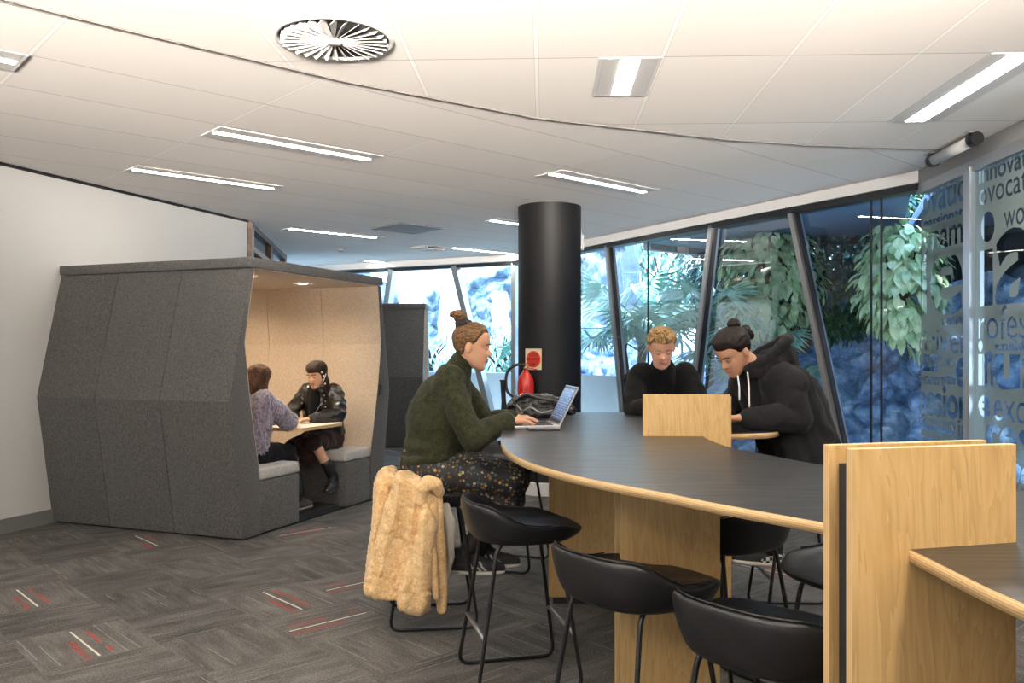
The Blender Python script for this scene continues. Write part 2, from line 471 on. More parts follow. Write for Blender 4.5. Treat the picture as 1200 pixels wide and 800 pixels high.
for (a, b_), (c, d) in zip(edges, edges[1:]):
    bm = bmesh.new()
    pts = [fpt(b_+.03, .03, .03), fpt(d-.03, .03, .03), fpt(c-.03, .03, HEAD), fpt(a+.03, .03, HEAD)]
    bm.faces.new([bm.verts.new(p) for p in pts])
    o = structure('window_%d' % wi, bm, M_gl); wi += 1
# glass to glass joints
for px in (757, 1018, 1030):
    t = tOf(px, 0); bm = bmesh.new(); bar(bm, fpt(t, .03, 0), fpt(t, .03, HEAD), .012, .016, D1)
    structure('window_%d' % wi, bm, M_alud); wi += 1
ed2 = [(0, 0), (uOf(534), uOf(548)), (uOf(461), uOf(453)), (L2, L2)]
ed2 = [(0, 0)]+[(a, a+(b_-a)*HEAD/.75) for a, b_ in ed2[1:3]]+[(L2, L2)]
for i, (a, b_) in enumerate(ed2):
    if 0 < i < 3 or i == 0:
        bm = bmesh.new(); bar(bm, gpt(b_, -.01, 0), gpt(a, -.01, HEAD), .09 if i else .06, .14, D2)
        structure('trim_%d' % (12+i), bm, M_alu)
for (a, b_), (c, d) in zip(ed2, ed2[1:]):
    bm = bmesh.new()
    bm.faces.new([bm.verts.new(p) for p in (gpt(b_, .03, .03), gpt(d, .03, .03), gpt(c, .03, HEAD), gpt(a, .03, HEAD))])
    structure('window_%d' % wi, bm, M_gl); wi += 1

# glazed partition with the lettering film ------------------
def pz(px): return 2.934/((px-600)/F-.036)
def ppt(px_or_Y, out=0, z=0, isY=False):
    Y = px_or_Y if isY else pz(px_or_Y)
    s = P0.y-Y; p = P0+PDIR*s+PNRM*out; return V((p.x, p.y, z))
PT = 2.60
bm = bmesh.new()
bar(bm, ppt(6.6, 0, PT, True), ppt(3.2, 0, PT, True), .09, .07, PNRM)
bar(bm, ppt(6.6, 0, .03, True), ppt(3.2, 0, .03, True), .09, .06, PNRM)
bar(bm, ppt(5.80, .005, 0, True), ppt(5.80, .005, PT, True), .10, .085, PNRM)
bar(bm, ppt(3.2, 0, 0, True), ppt(3.2, 0, PT, True), .10, .085, PNRM)
part_o = structure('wall_right', bm, M_alu)
bm = bmesh.new(); bar(bm, ppt(6.6, 0, 2.69, True), ppt(3.2, 0, 2.69, True), .06, .12, PNRM)
structure('trim_20', bm, pm('grey partition head', (.30, .30, .30), .6))
bm = bmesh.new(); bar(bm, ppt(5.80, .056, .78, True), ppt(5.80, .056, 1.18, True), .022, .03, PNRM)
link('handle', bm, M_alu, part_o)
bm = bmesh.new(); bm.faces.new([bm.verts.new(p) for p in (ppt(6.6, -.01, .03, True), ppt(3.2, -.01, .03, True), ppt(3.2, -.01, PT, True), ppt(6.6, -.01, PT, True))])
structure('window_%d' % wi, bm, mat_glass('partition glass', (.62, .72, .74), .4)); wi += 1

def text_splines(txt):
    fc = bpy.data.curves.new('t', 'FONT'); fc.body = txt; fo = bpy.data.objects.new('t', fc); COL.objects.link(fo)
    dg = bpy.context.evaluated_depsgraph_get(); dg.update()
    cu = fo.evaluated_get(dg).to_curve(dg)
    out = []
    for s in cu.splines:
        out.append([(V(p.co), V(p.handle_left), V(p.handle_right)) for p in s.bezier_points])
    fo.to_curve_clear(); bpy.data.objects.remove(fo); bpy.data.curves.remove(fc)
    return out
XH = max(p[0].y for s in text_splines('x') for p in s)
def place_word(txt, s0, s1, zb, xh, bold=0.0):
    sp = text_splines(txt)
    xs = [p[0].x for s in sp for p in s]; a, b_ = min(xs), max(xs)
    ky = xh/XH; kx = (s1-s0)/(b_-a); res = []
    for s in sp:
        new = []
        for co, hl, hr in s:
            tg = (hr-hl); d = V((0, 0, 0))
            if bold and tg.length > 1e-6:
                tg.normalize(); d = V((-tg.y, tg.x, 0))*bold
            new.append([V((s0+((q.x-a)+d.x)*kx, zb+(q.y+d.y)*ky, 0)) for q in (co, hl, hr)])
        res.append(new)
    return res
def Sx(px): return P0.y-pz(px)
words = [  # text, px left, px right, baseline z, x-height, bold
    ('ovatio', 1082, 1136.5, 2.40, .15, .02), ('passionate', 1085, 1136.5, 2.285, .055, .03), ('ynami', 1084, 1136, 2.11, .135, .01),
    ('e', 1094, 1129, 1.64, .41, .025), ('worldwid', 1106, 1137, 1.545, .045, .03), ('driver', 1079, 1137, 1.34, .125, -.01),
    ('eting', 1080, 1101, 1.25, .075, .03), ('news', 1103, 1121, 1.24, .07, -.01), ('mitment', 1079, 1108, 1.105, .06, .0),
    ('rais', 1109, 1122, 1.12, .055, .03), ('e', 1123.5, 1136.5, 1.10, .19, .04), ('assion', 1080, 1137, .885, .145, .035),
    ('community', 1079, 1123, .79, .055, -.01), ('in', 1125, 1137, .745, .09, 0), ('spirit', 1080, 1135, .60, .10, .03),
    ('innovat', 1150, 1207, 2.47, .085, .02), ('ovocat', 1150, 1207, 2.325, .10, .0), ('wor', 1179, 1212, 2.13, .10, -.01),
    ('a', 1172, 1219, 1.60, .48, .03), ('rofess', 1149, 1220, 1.43, .14, -.01), ('established', 1168, 1217, 1.35, .045, .03),
    ('us', 1170, 1225, 1.13, .20, .045), ('in', 1150, 1167, 1.13, .20, .045), ('e', 1150, 1162, .93, .12, .04), ('excel', 1167, 1225, .91, .13, -.01),
    ('res', 1160, 1212, .72, .145, .03), ('novel', 1151, 1222, .45, .20, .04), ('global', 1080, 1136, .40, .10, 0)]
def curve_mesh(splines, poly):
    cu = bpy.data.curves.new('w', 'CURVE'); cu.dimensions = '2D'; cu.fill_mode = 'BOTH'; cu.resolution_u = 4
    sp = cu.splines.new('POLY'); sp.points.add(3); sp.use_cyclic_u = True
    for p, q in zip(sp.points, poly): p.co = (q[0], q[1], 0, 1)
    for s in splines:
        n = cu.splines.new('BEZIER'); n.bezier_points.add(len(s)-1); n.use_cyclic_u = True
        for bp, (co, hl, hr) in zip(n.bezier_points, s):
            bp.handle_left_type = bp.handle_right_type = 'FREE'; bp.co = co; bp.handle_left = hl; bp.handle_right = hr
    o = bpy.data.objects.new('w', cu); COL.objects.link(o); dg = bpy.context.evaluated_depsgraph_get(); dg.update()
    me = bpy.data.meshes.new_from_object(o.evaluated_get(dg)); bpy.data.objects.remove(o); return me
def rsp(a, b_, c, d): return [[(V((x, z, 0)),)*3 for x, z in ((a, c), (b_, c), (b_, d), (a, d))]]
def dsp(cx, cz, rx, rz):
    k = .5523; out = []
    for i in range(4):
        a0 = i*PI/2; c, s_ = math.cos(a0), math.sin(a0); p = V((cx+rx*c, cz+rz*s_, 0)); t = V((-s_*rx*k, c*rz*k, 0)); out.append((p, p-t, p+t))
    return [out]
cells = []
cells.append(rsp(Sx(1081), Sx(1088), 1.63, 2.05)); cells.append(rsp(Sx(1131), Sx(1136.5), 1.63, 2.05)); cells.append(rsp(Sx(1151), Sx(1166), 1.60, 2.02)); cells.append(dsp(Sx(1160), 2.17, .085, .10))
for (tx, pa, pb, zb, xh, bo) in words:
    cells.append([[tuple(q) for q in s_] for s_ in place_word(tx, Sx(pa), Sx(pb), zb, xh, -bo)])
X0, X1, Z0, Z1 = .015, 2.6, .07, 2.565; boxes = []; fbm = bmesh.new()
for c in cells:
    xs = [q.x for s_ in c for p in s_ for q in p]; zs = [q.y for s_ in c for p in s_ for q in p]; e_ = .004
    bx = (max(X0, min(xs)-e_), max(xs)+e_, min(zs)-e_, max(zs)+e_); boxes.append(bx)
    fbm.from_mesh(curve_mesh(c, ((bx[0], bx[2]), (bx[1], bx[2]), (bx[1], bx[3]), (bx[0], bx[3]))))
gx = sorted({X0, X1, *[b_[0] for b_ in boxes], *[b_[1] for b_ in boxes]}); gz_ = sorted({Z0, Z1, *[b_[2] for b_ in boxes], *[b_[3] for b_ in boxes]})
for zi in range(len(gz_)-1):
    z_a, z_b = gz_[zi], gz_[zi+1]; zm = (z_a+z_b)/2; run = None
    for xi in range(len(gx)-1):
        xm = (gx[xi]+gx[xi+1])/2
        free = not any(b_[0] < xm < b_[1] and b_[2] < zm < b_[3] for b_ in boxes)
        if free and run is None: run = gx[xi]
        if run is not None and (not free or xi == len(gx)-2):
            e_ = gx[xi] if not free else gx[xi+1]
            fbm.faces.new([fbm.verts.new((x, z, 0)) for x, z in ((run, z_a), (e_, z_a), (e_, z_b), (run, z_b))]); run = None
me = bpy.data.meshes.new('film'); bmesh.ops.delete(fbm, geom=[f for f in fbm.faces if f.calc_area() < 1e-9], context='FACES'); fbm.to_mesh(me); fbm.free()
me.transform(frame(P0+PNRM*.012, PDIR, (0, 0, 1), PNRM))
m, nt, b = newmat('frosted lettering film'); nt.nodes.remove(b)
df = nt.nodes.new('ShaderNodeBsdfDiffuse'); df.inputs[0].default_value = (.32, .38, .36, 1)
tl = nt.nodes.new('ShaderNodeBsdfTranslucent'); tl.inputs[0].default_value = (.16, .23, .25, 1)
tr = nt.nodes.new('ShaderNodeBsdfTransparent'); tr.inputs[0].default_value = (.55, .66, .68, 1)
x1 = nt.nodes.new('ShaderNodeMixShader'); x1.inputs[0].default_value = .45; x2 = nt.nodes.new('ShaderNodeMixShader'); x2.inputs[0].default_value = .22
nt.links.new(df.outputs[0], x1.inputs[1]); nt.links.new(tl.outputs[0], x1.inputs[2])
nt.links.new(x1.outputs[0], x2.inputs[1]); nt.links.new(tr.outputs[0], x2.inputs[2]); nt.links.new(x2.outputs[0], nt.nodes['Material Output'].inputs[0])
me.materials.clear(); me.materials.append(m)
fo = link('window_film', me, m); fo['kind'] = 'structure'
# room beyond the partition: floor, dark wall, pale post
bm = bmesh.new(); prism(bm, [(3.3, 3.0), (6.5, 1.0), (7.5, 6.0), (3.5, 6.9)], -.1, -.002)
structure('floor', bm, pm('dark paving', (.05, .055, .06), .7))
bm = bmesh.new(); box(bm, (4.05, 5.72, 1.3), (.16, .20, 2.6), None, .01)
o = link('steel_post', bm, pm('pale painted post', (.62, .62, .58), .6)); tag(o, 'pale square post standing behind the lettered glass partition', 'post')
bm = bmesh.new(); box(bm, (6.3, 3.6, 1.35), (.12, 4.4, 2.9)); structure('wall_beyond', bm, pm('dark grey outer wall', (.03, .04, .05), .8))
bm = bmesh.new(); prism(bm, [(3.26, -1), (6.3, -1), (6.3, 8.2), (5.2, 9.0), (3.26, 6.9)], 2.78, 2.92); structure('sky_blocker_beyond', bm, pm('dark sky blocker', (.05, .06, .07), .8))  # slab added overhead to keep bright sky out behind the film

# ------------------------------------------------------------ luminaires, grilles
M_tube = pm('luminous diffuser', (1, .93, .84), .5, emit=STRIP)
M_troff = pm('luminaire white tray', (.50, .49, .48), .5)
def grid_pt(o, ang, a, b_):
    return V((o[0]+a*math.cos(ang)-b_*math.sin(ang), o[1]+a*math.sin(ang)+b_*math.cos(ang), CZ))
def troffer(name, label, o, ang, a, b_, la, lb, along='a', wd=.07):
    c = grid_pt(o, ang, a+la/2, b_+lb/2)
    t = thing(name, label, 'ceiling light', (c.x, c.y, CZ), ang, 'linear ceiling lights')
    bm = bmesh.new()
    # slim flange frame and a tray slightly below the tiles
    h = .005
    for sx in (-1, 1):
        box(bm, (sx*(la/2-.008), 0, -h/2), (.016, lb, h)); box(bm, (0, sx*(lb/2-.008), -h/2), (la-.032, .016, h))
    link('frame', bm, M_white, t, local=True)
    bm = bmesh.new(); box(bm, (0, 0, -.003), (la-.034, lb-.034, .004))
    link('tray', bm, M_troff, t, local=True)
    bm = bmesh.new()
    if along == 'a': box(bm, (0, 0, -.0062), (la-.05, wd, .002))
    else: box(bm, (0, 0, -.0062), (wd, lb-.05, .002))
    link('diffuser', bm, M_tube, t, local=True)
OF, AF = (.092, 3.398), math.radians(-2.06)
OR, AR = (-2.684, 4.473), math.radians(42.3)
troffer('ceiling_light', 'short square-ended ceiling light above the black column, top centre', OF, AF, .30, .677, .30, .60, 'b', .09)
troffer('ceiling_light', 'bright long ceiling light at the upper right corner near the glass partition', OF, AF, 2.13, .677, .30, 1.2, 'b', .11)
# R frame: b measured to the left of A; photo's b was towards the right, so negate
rear = [(1.2, .02, 'upper of the two long ceiling lights over the left pod'), (1.2, 1.52, 'lower left ceiling light nearest the white wall above the pod'),
        (3.68, -.52, 'long ceiling light just above the top of the black column'), (3.6, 3.6, 'thin ceiling light behind the pod, left of the square grille'),
        (6.1, 5.95, 'farthest small ceiling light over the window behind the pod'), (6.1, 3.76, 'thin ceiling light left of the column near the round grille'),
        (4.9, 1.6, 'ceiling light partly hidden behind the left side of the black column'), (-1.2, -.60, 'ceiling light cut off by the left edge of the photo')]
for (a, b_, lab) in rear:
    troffer('ceiling_light', lab, OR, AR, a, b_, 1.2, .30, 'a', .052)
for k, (a, b_) in enumerate(((-1.0, -2.2), (.8, -2.2), (-2.9, -1.6), (2.3, -1.5), (-3.0, -3.6), (1.0, -4.4), (-1.6, -4.4))):
    troffer('ceiling_light', 'ceiling light overhead outside the top of the photo, '+('above the left of the viewpoint', 'above the right of the viewpoint', 'nearest the left wall', 'nearest the glass partition', 'in the rear left corner', 'rear right of the viewpoint', 'rear left of the viewpoint')[k], OF, AF, a, b_-.523, .30, 1.2, 'b', .11)

def swirl(label, c, ang, R, n):
    t = thing('ceiling_diffuser', label, 'air vent', (c.x, c.y, CZ), ang, 'round swirl air diffusers')
    bm = bmesh.new(); lathe(bm, [(R*.99, -.001), (R*1.04, -.004), (R*1.04, -.010), (R*.97, -.012), (R*.95, -.004), (R*.95, -.001)], seg=64, cap=False)
    link('rim', bm, M_white, t, local=True, smooth=True)
    bm = bmesh.new(); lathe(bm, [(.001, -.0015), (R*.96, -.0015), (R*.96, -.001), (.001, -.001)], seg=64, cap=False)
    link('plenum', bm, M_black, t, local=True)
    bm = bmesh.new()
    for k in range(n):
        a = 2*PI*k/n; M = Matrix.Rotation(a, 4, 'Z') @ Matrix.Translation((R*.54, 0, -.014)) @ Matrix.Rotation(math.radians(42), 4, 'X')
        r0, r1 = R*.13, R*.92; w0, w1 = R*.030, R*.165
        vs = [bm.verts.new(M @ V((x, y, z))) for x, y, z in ((r0-R*.54, -w0/2, 0), (r1-R*.54, -w1/2, 0), (r1-R*.54, w1/2, 0), (r0-R*.54, w0/2, 0),
              (r0-R*.54, -w0/2, .002), (r1-R*.54, -w1/2, .002), (r1-R*.54, w1/2, .002), (r0-R*.54, w0/2, .002))]
        for f in ((0, 1, 2, 3), (7, 6, 5, 4), (0, 4, 5, 1), (1, 5, 6, 2), (2, 6, 7, 3), (3, 7, 4, 0)): bm.faces.new([vs[i] for i in f])
    link('blades', bm, M_white, t, local=True)
    bm = bmesh.new(); lathe(bm, [(.001, -.026), (R*.10, -.026), (R*.14, -.020), (R*.14, -.006), (.001, -.006)], seg=24, cap=False)
    link('hub', bm, M_white, t, local=True, smooth=True)
swirl('large round white swirl air diffuser at the top of the photo', grid_pt(OF, AF, -.90, .385), AF, .255, 28)
c = at(502, 290, 11.48); swirl('small far round air diffuser beyond the square grille', c, 0, .26, 24)
# square return grille
c = at(478, 267, 9.655)
t = thing('ceiling_grille', 'grey square ceiling grille between the pod and the column', 'air vent', (c.x, c.y, CZ), AR)
bm = bmesh.new()
for sx in (-1, 1): box(bm, (sx*.285, 0, -.006), (.03, .6, .012)); box(bm, (0, sx*.285, -.006), (.54, .03, .012))
link('frame', bm, pm('grille grey', (.16, .16, .17), .5), t, local=True)
bm = bmesh.new()
for k in range(22): box(bm, (-.26+k*.0248, 0, -.005), (.012, .54, .008))
link('slats', bm, pm('grille grey', (.2,)*3, .5), t, local=True)
bm = bmesh.new(); box(bm, (0, 0, -.0012), (.54, .54, .0014)); link('backing', bm, M_black, t, local=True)
# small smoke detector
c = at(400, 296, 11.6); bm = bmesh.new(); lathe(bm, [(.05, 0), (.05, -.02), (.03, -.04), (.001, -.042)], seg=24)
o = link('smoke_detector', bm, pm('detector grey', (.25, .25, .25), .5), smooth=True); o.location = (c.x, c.y, CZ)
tag(o, 'small round ceiling sensor above the back of the left pod', 'smoke detector')

# ------------------------------------------------------------ column
CX, CY, CR = .364, 8.27, .305
bm = bmesh.new(); lathe(bm, [(CR, .12), (CR, CZ)], seg=72); 
o = structure('column', bm, pm('satin black paint', (.008, .008, .009), .5, spec=.3), smooth=True); autosmooth(o); o.location = (CX, CY, 0)
bm = bmesh.new(); lathe(bm, [(CR+.012, 0), (CR+.012, .115), (CR, .125)], seg=72)
o2 = link('column_base', bm, pm('pale column plinth', (.55, .54, .52), .6), o, local=True, smooth=True); autosmooth(o2)
# sign on the column
def on_col(px, z, out=0.0):
    k = (px-600)/F; # ray x=k y hits circle
    A = k*k+1; B = -2*(k*CX+CY); C = CX*CX+CY*CY-(CR+out)**2
    y = (-B-math.sqrt(B*B-4*A*C))/(2*A); return V((k*y, y, z))
sgc = on_col(626.5, 1.28)
nrm = V((sgc.x-CX, sgc.y-CY, 0)).normalized(); rt = V((0, 0, 1)).cross(nrm)*1
sgt = thing('extinguisher_sign', 'square cream sign with red disc fixed on the black column above the fire extinguisher', 'sign', sgc+nrm*.022)
Ms = frame(sgc+nrm*.022, rt, (0, 0, 1), nrm)
bm = bmesh.new(); box(bm, (0, 0, 0), (.172, .198, .003), Ms); link('plate', bm, pm('cream sign plate', (.80, .68, .46), .5), sgt)
bm = bmesh.new(); lathe(bm, [(.077, .0016), (.077, .0028)], Ms, 40); link('red_disc', bm, pm('sign red', (.72, .045, .015), .45), sgt)
def flat_text(txt, M, size, mat, parent, name='lettering', width=None, bold=0):
    fc = bpy.data.curves.new('t', 'FONT'); fc.body = txt; fc.align_x = 'CENTER'; fc.size = size; fc.extrude = .0003; fc.offset = bold; fc.resolution_u = 2
    f = bpy.data.objects.new('t', fc); COL.objects.link(f); dg = bpy.context.evaluated_depsgraph_get(); dg.update()
    me = bpy.data.meshes.new_from_object(f.evaluated_get(dg)); bpy.data.objects.remove(f)
    if width:
        xs = [v.co.x for v in me.vertices]; k = width/(max(xs)-min(xs)); me.transform(Matrix.Diagonal((k, 1, 1, 1)))
    me.transform(M); me.materials.clear(); me.materials.append(mat); return link(name, me, mat, parent)
m_ink = pm('dark sign ink', (.10, .012, .008), .6)
def offM(M, x, y, z): return M @ Matrix.Translation((x, y, z))
flat_text('CO2', offM(Ms, 0, .026, .0032), .042, m_ink, sgt, bold=.0012)
for k, (tx, y) in enumerate((('USE ON FLAMMABLE', .004), ('LIQUID FIRES AND', -.013), ('ELECTRICAL', -.030), ('FIRES', -.047))):
    flat_text(tx, offM(Ms, 0, y, .0032), .015, m_ink, sgt, width=(.125, .125, .09, .05)[k], bold=.0006)
# fire extinguisher
exc = V((at(623, 450, 7.80).x, 0, 0)); ec = on_col(623, 0); n2 = V((ec.x-CX, ec.y-CY, 0)).normalized(); ec = ec+n2*.095; ec.z = .62
ext = thing('fire_extinguisher', 'red fire extinguisher hanging on the black column above the bag', 'fire extinguisher', ec)
Me = Matrix.Translation(ec); R_ = .078
M_red = pm('extinguisher red', (.62, .02, .008), .25, coat=.4)
bm = bmesh.new(); lathe(bm, [(.02, 0), (R_*.9, .004), (R_, .02), (R_, .42), (R_*.97, .46), (R_*.8, .50), (R_*.5, .53), (.028, .545), (.026, .56)], Me, 36); link('cylinder', bm, M_red, ext, smooth=True)
bm = bmesh.new(); lathe(bm, [(.022, .555), (.022, .59), (.016, .60)], Me, 16); link('valve', bm, pm('brass', (.5, .35, .15), .3, .9), ext, smooth=True)
bm = bmesh.new(); bar(bm, ec+V((-.03, -.0, .615)), ec+V((.095, -.03, .640)), .03, .010, (0, 1, 0)); bar(bm, ec+V((-.02, 0, .59)), ec+V((.10, -.03, .565)), .026, .008, (0, 1, 0))
link('handle', bm, M_red, ext)
bm = bmesh.new(); tube(bm, catmull([ec+V(p) for p in ((-.01, -.01, .60), (-.08, -.02, .61), (-.16, -.02, .56), (-.185, -.02, .47), (-.17, -.02, .36), (-.10, -.03, .30))], 6), .013, 10)
link('hose', bm, M_black, ext, smooth=True)
bm = bmesh.new(); tube(bm, [ec+V((-.215, -.02, .47)), ec+V((-.215, -.02, .44)), ec+V((-.205, -.02, .28)), ec+V((-.20, -.02, .12))], [.030, .022, .022, .034], 14); link('discharge_horn', bm, M_black, ext, smooth=True)
Mt = frame(ec+V((0, 0, .27))+V((0, -R_-.002, 0)), (1, 0, 0), (0, 0, 1), (0, -1, 0))
flat_text('CO2', offM(Mt, -.006, .04, .004), .052, M_white, ext, 'lettering', bold=.001)
bm = bmesh.new(); box(bm, (0, .0, 0.001), (.07, .035, .002), Mt); link('white_label', bm, M_white, ext)

# hanging sign beyond the column
t = thing('exit_sign', 'white framed sign hanging from the ceiling, half hidden behind the right side of the column', 'sign', (.60, 9.6, CZ))
bm = bmesh.new()
for x in (.42, .78):
    bm = bmesh.new(); tube(bm, [(x, 9.6, CZ), (x, 9.6, 2.66)], .005); link('hanger', bm, M_white, t)
bm = bmesh.new()
for z in (2.66, 2.50): box(bm, (.60, 9.6, z), (.40, .03, .014))
for x in (.40, .80): box(bm, (x, 9.6, 2.58), (.014, .03, .17))
link('frame', bm, M_white, t)
bm = bmesh.new(); box(bm, (.60, 9.6, 2.58), (.38, .012, .15)); link('panel', bm, pm('grey sign panel', (.45, .47, .48), .4), t)

# white roller tube under the ceiling by the partition
a_ = V((3.02, 6.32, 2.615)); b_ = V((2.99, 5.62, 2.615)); a_.x = .497*6.1; 
a_ = at(1095, 187, 6.0); b_ = at(1140, 171.5, 5.45); b_.z = a_.z
t = thing('projector_screen', 'white roller tube with black end caps under the ceiling by the glass partition', 'roller screen', (a_+b_)/2)
bm = bmesh.new(); tube(bm, [a_, b_], .038, 20); link('roller_tube', bm, M_white, t, smooth=True)
d_ = (b_-a_).normalized()
for p, s_ in ((a_, -1), (b_, 1)):
    bm = bmesh.new(); tube(bm, [p, p+d_*s_*.03, p+d_*s_*.06], [.048, .048, .042], 20); box(bm, p+d_*s_*.02+V((0, 0, .03)), (.05, .05, .05)); link('end_cap', bm, M_blackm, t)
    bm = bmesh.new(); tube(bm, [p+V((0, 0, .03)), V((p.x, p.y, CZ))], .009, 8); box(bm, (p.x, p.y, CZ-.006), (.09, .09, .012)); link('bracket', bm, M_alu, t)
# ------------------------------------------------------------ meeting pods
M_gap = pm('pod shadow gap', (.006,)*3, .9)
def xz_prism(poly, y0, y1, bev=.008):
    """prism of an x-z outline extruded along y, softened"""
    bm = bmesh.new()
    a = [bm.verts.new(V((x, y0, z))) for x, z in poly]; b_ = [bm.verts.new(V((x, y1, z))) for x, z in poly]; n = len(poly)
    bm.faces.new(a); bm.faces.new(list(reversed(b_)))
    for i in range(n): bm.faces.new((a[i], b_[i], b_[(i+1) % n], a[(i+1) % n]))
    bmesh.ops.recalc_face_normals(bm, faces=bm.faces)
    if bev: bmesh.ops.bevel(bm, geom=list(bm.edges), offset=bev, segments=2, profile=.6, affect='EDGES', clamp_overlap=True)
    return bm
def make_pod(label, origin, rz, L=1.95, D=1.87, furnish=True, group='felt meeting pods'):
    t = thing('meeting_pod', label, 'meeting pod', (origin[0], origin[1], 0), rz, group)
    outL = [(0, .012), (-.15, 1.0), (.08, 1.955)]; inL = [(.125, 1.955), (.015, 1.42), (.075, 1.0), (.19, .42), (.19, .012)]
    mir = lambda pts: [(L-x, z) for x, z in pts]
    outR = [(L, .012), (L+.15, 1.0), (L-.01, 1.955)]; inR = [(L-.055, 1.955), (L+.0, 1.42), (L-.06, 1.0), (L-.19, .42), (L-.19, .012)]
    n = 3; w = D/n
    for pl in (outL+inL, outR+inR):
        for k in range(n):
            o = link('side_panel', xz_prism(pl, k*w+(.002 if k else 0), (k+1)*w-.002, .007), M_grey_fab, t, local=True, smooth=True); autosmooth(o, 50)
    # inner linings
    for pts, s in ((inL, 1), (inR, -1)):
        q = [pts[0], pts[1], pts[2], pts[3]]
        for k in range(n):
            poly = [(x, z if i else z-.012) for i, (x, z) in enumerate(q)]+[(x+s*.010, z if i < 3 else z-.012) for i, (x, z) in reversed(list(enumerate(q)))]
            o = link('lining', xz_prism(poly, k*w+(.004 if k == 0 else .002), (k+1)*w-.002, .003), M_beige_fab, t, local=True, smooth=True); autosmooth(o, 40)
    hexo = outL+list(reversed(outR)); 
    o = link('back_panel', xz_prism(hexo, D+.002, D+.06, .008), M_grey_fab, t, local=True); autosmooth(o)
    hin = [(.21, .42), (.09, 1.0), (.03, 1.42), (.135, 1.94), (L-.07, 1.94), (L-.015, 1.42), (L-.075, 1.0), (L-.21, .42)]
    o = link('lining', xz_prism(hin, D-.012, D, .002), M_beige_fab, t, local=True)
    bm = bmesh.new(); box(bm, ((.07+L)/2, D/2+.028, 1.997), (L-.055, D+.085, .075), None, .014)
    o = link('roof_panel', bm, M_grey_fab, t, local=True); autosmooth(o)
    bm = bmesh.new(); box(bm, ((.07+L)/2, D/2, 1.955), (L-.17, D-.03, .008)); link('ceiling_lining', bm, M_beige_fab, t, local=True)
    bm = bmesh.new(); box(bm, (L/2, D/2, .007), (L-.06, D-.04, .014)); link('base_plate', bm, M_gap, t, local=True)
    for x0, x1 in (((.192, .68), (L-.60, L-.192)) if furnish else ((.192, L-.3),)):
        bm = bmesh.new(); box(bm, ((x0+x1)/2, D/2-.004, .205), (x1-x0, D-.02, .382), None, .012); o = link('bench', bm, M_grey_fab, t, local=True); autosmooth(o)
        bm = bmesh.new(); box(bm, ((x0+x1)/2, D/2-.004, .445), (x1-x0+.01, D-.02, .09), None, .022); o = link('seat_cushion', bm, M_cush, t, local=True); autosmooth(o, 60)
    if furnish:
        bm = bmesh.new(); box(bm, (L/2-.02, D/2, .03), (.62, D-.06, .05), None, .005); link('foot_plate', bm, M_black, t, local=True)
        bm = bmesh.new(); box(bm, (L-.03, -.004, 1.0), (.05, .012, .10), None, .003); o = link('light_switch', bm, M_blackm, t, local=True)
        x0, x1, y0, y1 = .66, 1.30, -.02, D-.016
        c = .06; poly = []
        for cx, cy, a0 in ((x1-c, y0+c, -PI/2), (x1-c, y1-.001-.0, 0), (x0+c, y1-.001, PI/2), (x0+c, y0+c, PI)):
            if cy > 1: poly += [(cx+(c if a0 == 0 else -c), cy)]
            else: poly += [(cx+c*math.cos(a0+k*PI/12), cy+c*math.sin(a0+k*PI/12)) for k in range(7)]
        bm = bmesh.new(); f0, f1, sd = prism(bm, poly, .722, .748)
        me = bpy.data.meshes.new('tabletop'); 
        for f in sd: f.material_index = 1
        bm.to_mesh(me); bm.free(); me.materials.append(pm('cream laminate', (.78, .74, .66), .4)); me.materials.append(mat_ply('ply edge', True)); 
        link('tabletop', me, None, t, local=True)
        bm = bmesh.new(); box(bm, (.97, .62, .385), (.07, .07, .67), None, .006); link('table_post', bm, M_white, t, local=True)
        for y in (.45, 1.35):
            for x in (.62, 1.36):
                bm = bmesh.new(); lathe(bm, [(.034, 1.9485), (.034, 1.944), (.001, 1.944)], Matrix.Translation((x, y, 0)), 20, cap=False)
                link('downlight', bm, pm('pod downlight', (1, .86, .66), .4, emit=70), t, local=True)
                ld = bpy.data.lights.new('pod_lamp', 'SPOT'); ld.energy = 36; ld.color = (1, .78, .55); ld.spot_size = 2.6; ld.spot_blend = .8; ld.shadow_soft_size = .035
                lo = bpy.data.objects.new('pod_lamp', ld); COL.objects.link(lo); lo.parent = t; lo.location = (x, y, 1.935)
    return t
AP = math.atan2(.932, .363)
pod1 = make_pod('large charcoal felt booth by the white wall with two people sitting inside', (-1.915, 6.08), AP)
pod2 = make_pod('smaller dark grey felt booth standing behind the large one by the far windows', (-1.24, 12.02), math.radians(90), L=.62, D=1.87, furnish=False)

# ------------------------------------------------------------ the long table
TH = .97
outline = [(-.05, 3.8), (-.03, 3.4), (.04, 3.0), (.165, 2.68), (.285, 2.475), (.405, 2.31), (.517, 2.135), (.695, 1.895), (.750, 1.78), (.765, 1.62), (.770, 1.31), (.82, 1.0), (1.0, .72),
           (1.4, .62), (1.85, .9), (2.05, 1.4), (1.90, 1.85), (1.6, 2.15), (1.38, 2.36), (1.2, 2.60), (1.048, 2.857), (.942, 3.14), (.868, 3.40), (.850, 3.68), (.868, 3.86), (.93, 3.945), (1.06, 3.955), (1.21, 4.01), (1.307, 4.18),
           (1.27, 4.42), (1.12, 4.78), (.96, 5.10), (.775, 5.33), (.48, 5.37), (.208, 5.2), (.049, 4.87), (-.013, 4.47), (-.045, 4.12)]
pts = [(p.x, p.y) for p in catmull([(x, y, 0) for x, y in outline], 6, True)]
table = thing('high_table', 'long curved high table with black top and plywood edge and panels', 'table', (.5, 3.2, 0))
bm = bmesh.new(); f0, f1, sd = prism(bm, pts, TH-.026, TH)
for f in sd: f.material_index = 1; f.smooth = True
bmesh.ops.triangulate(bm, faces=[f0, f1])
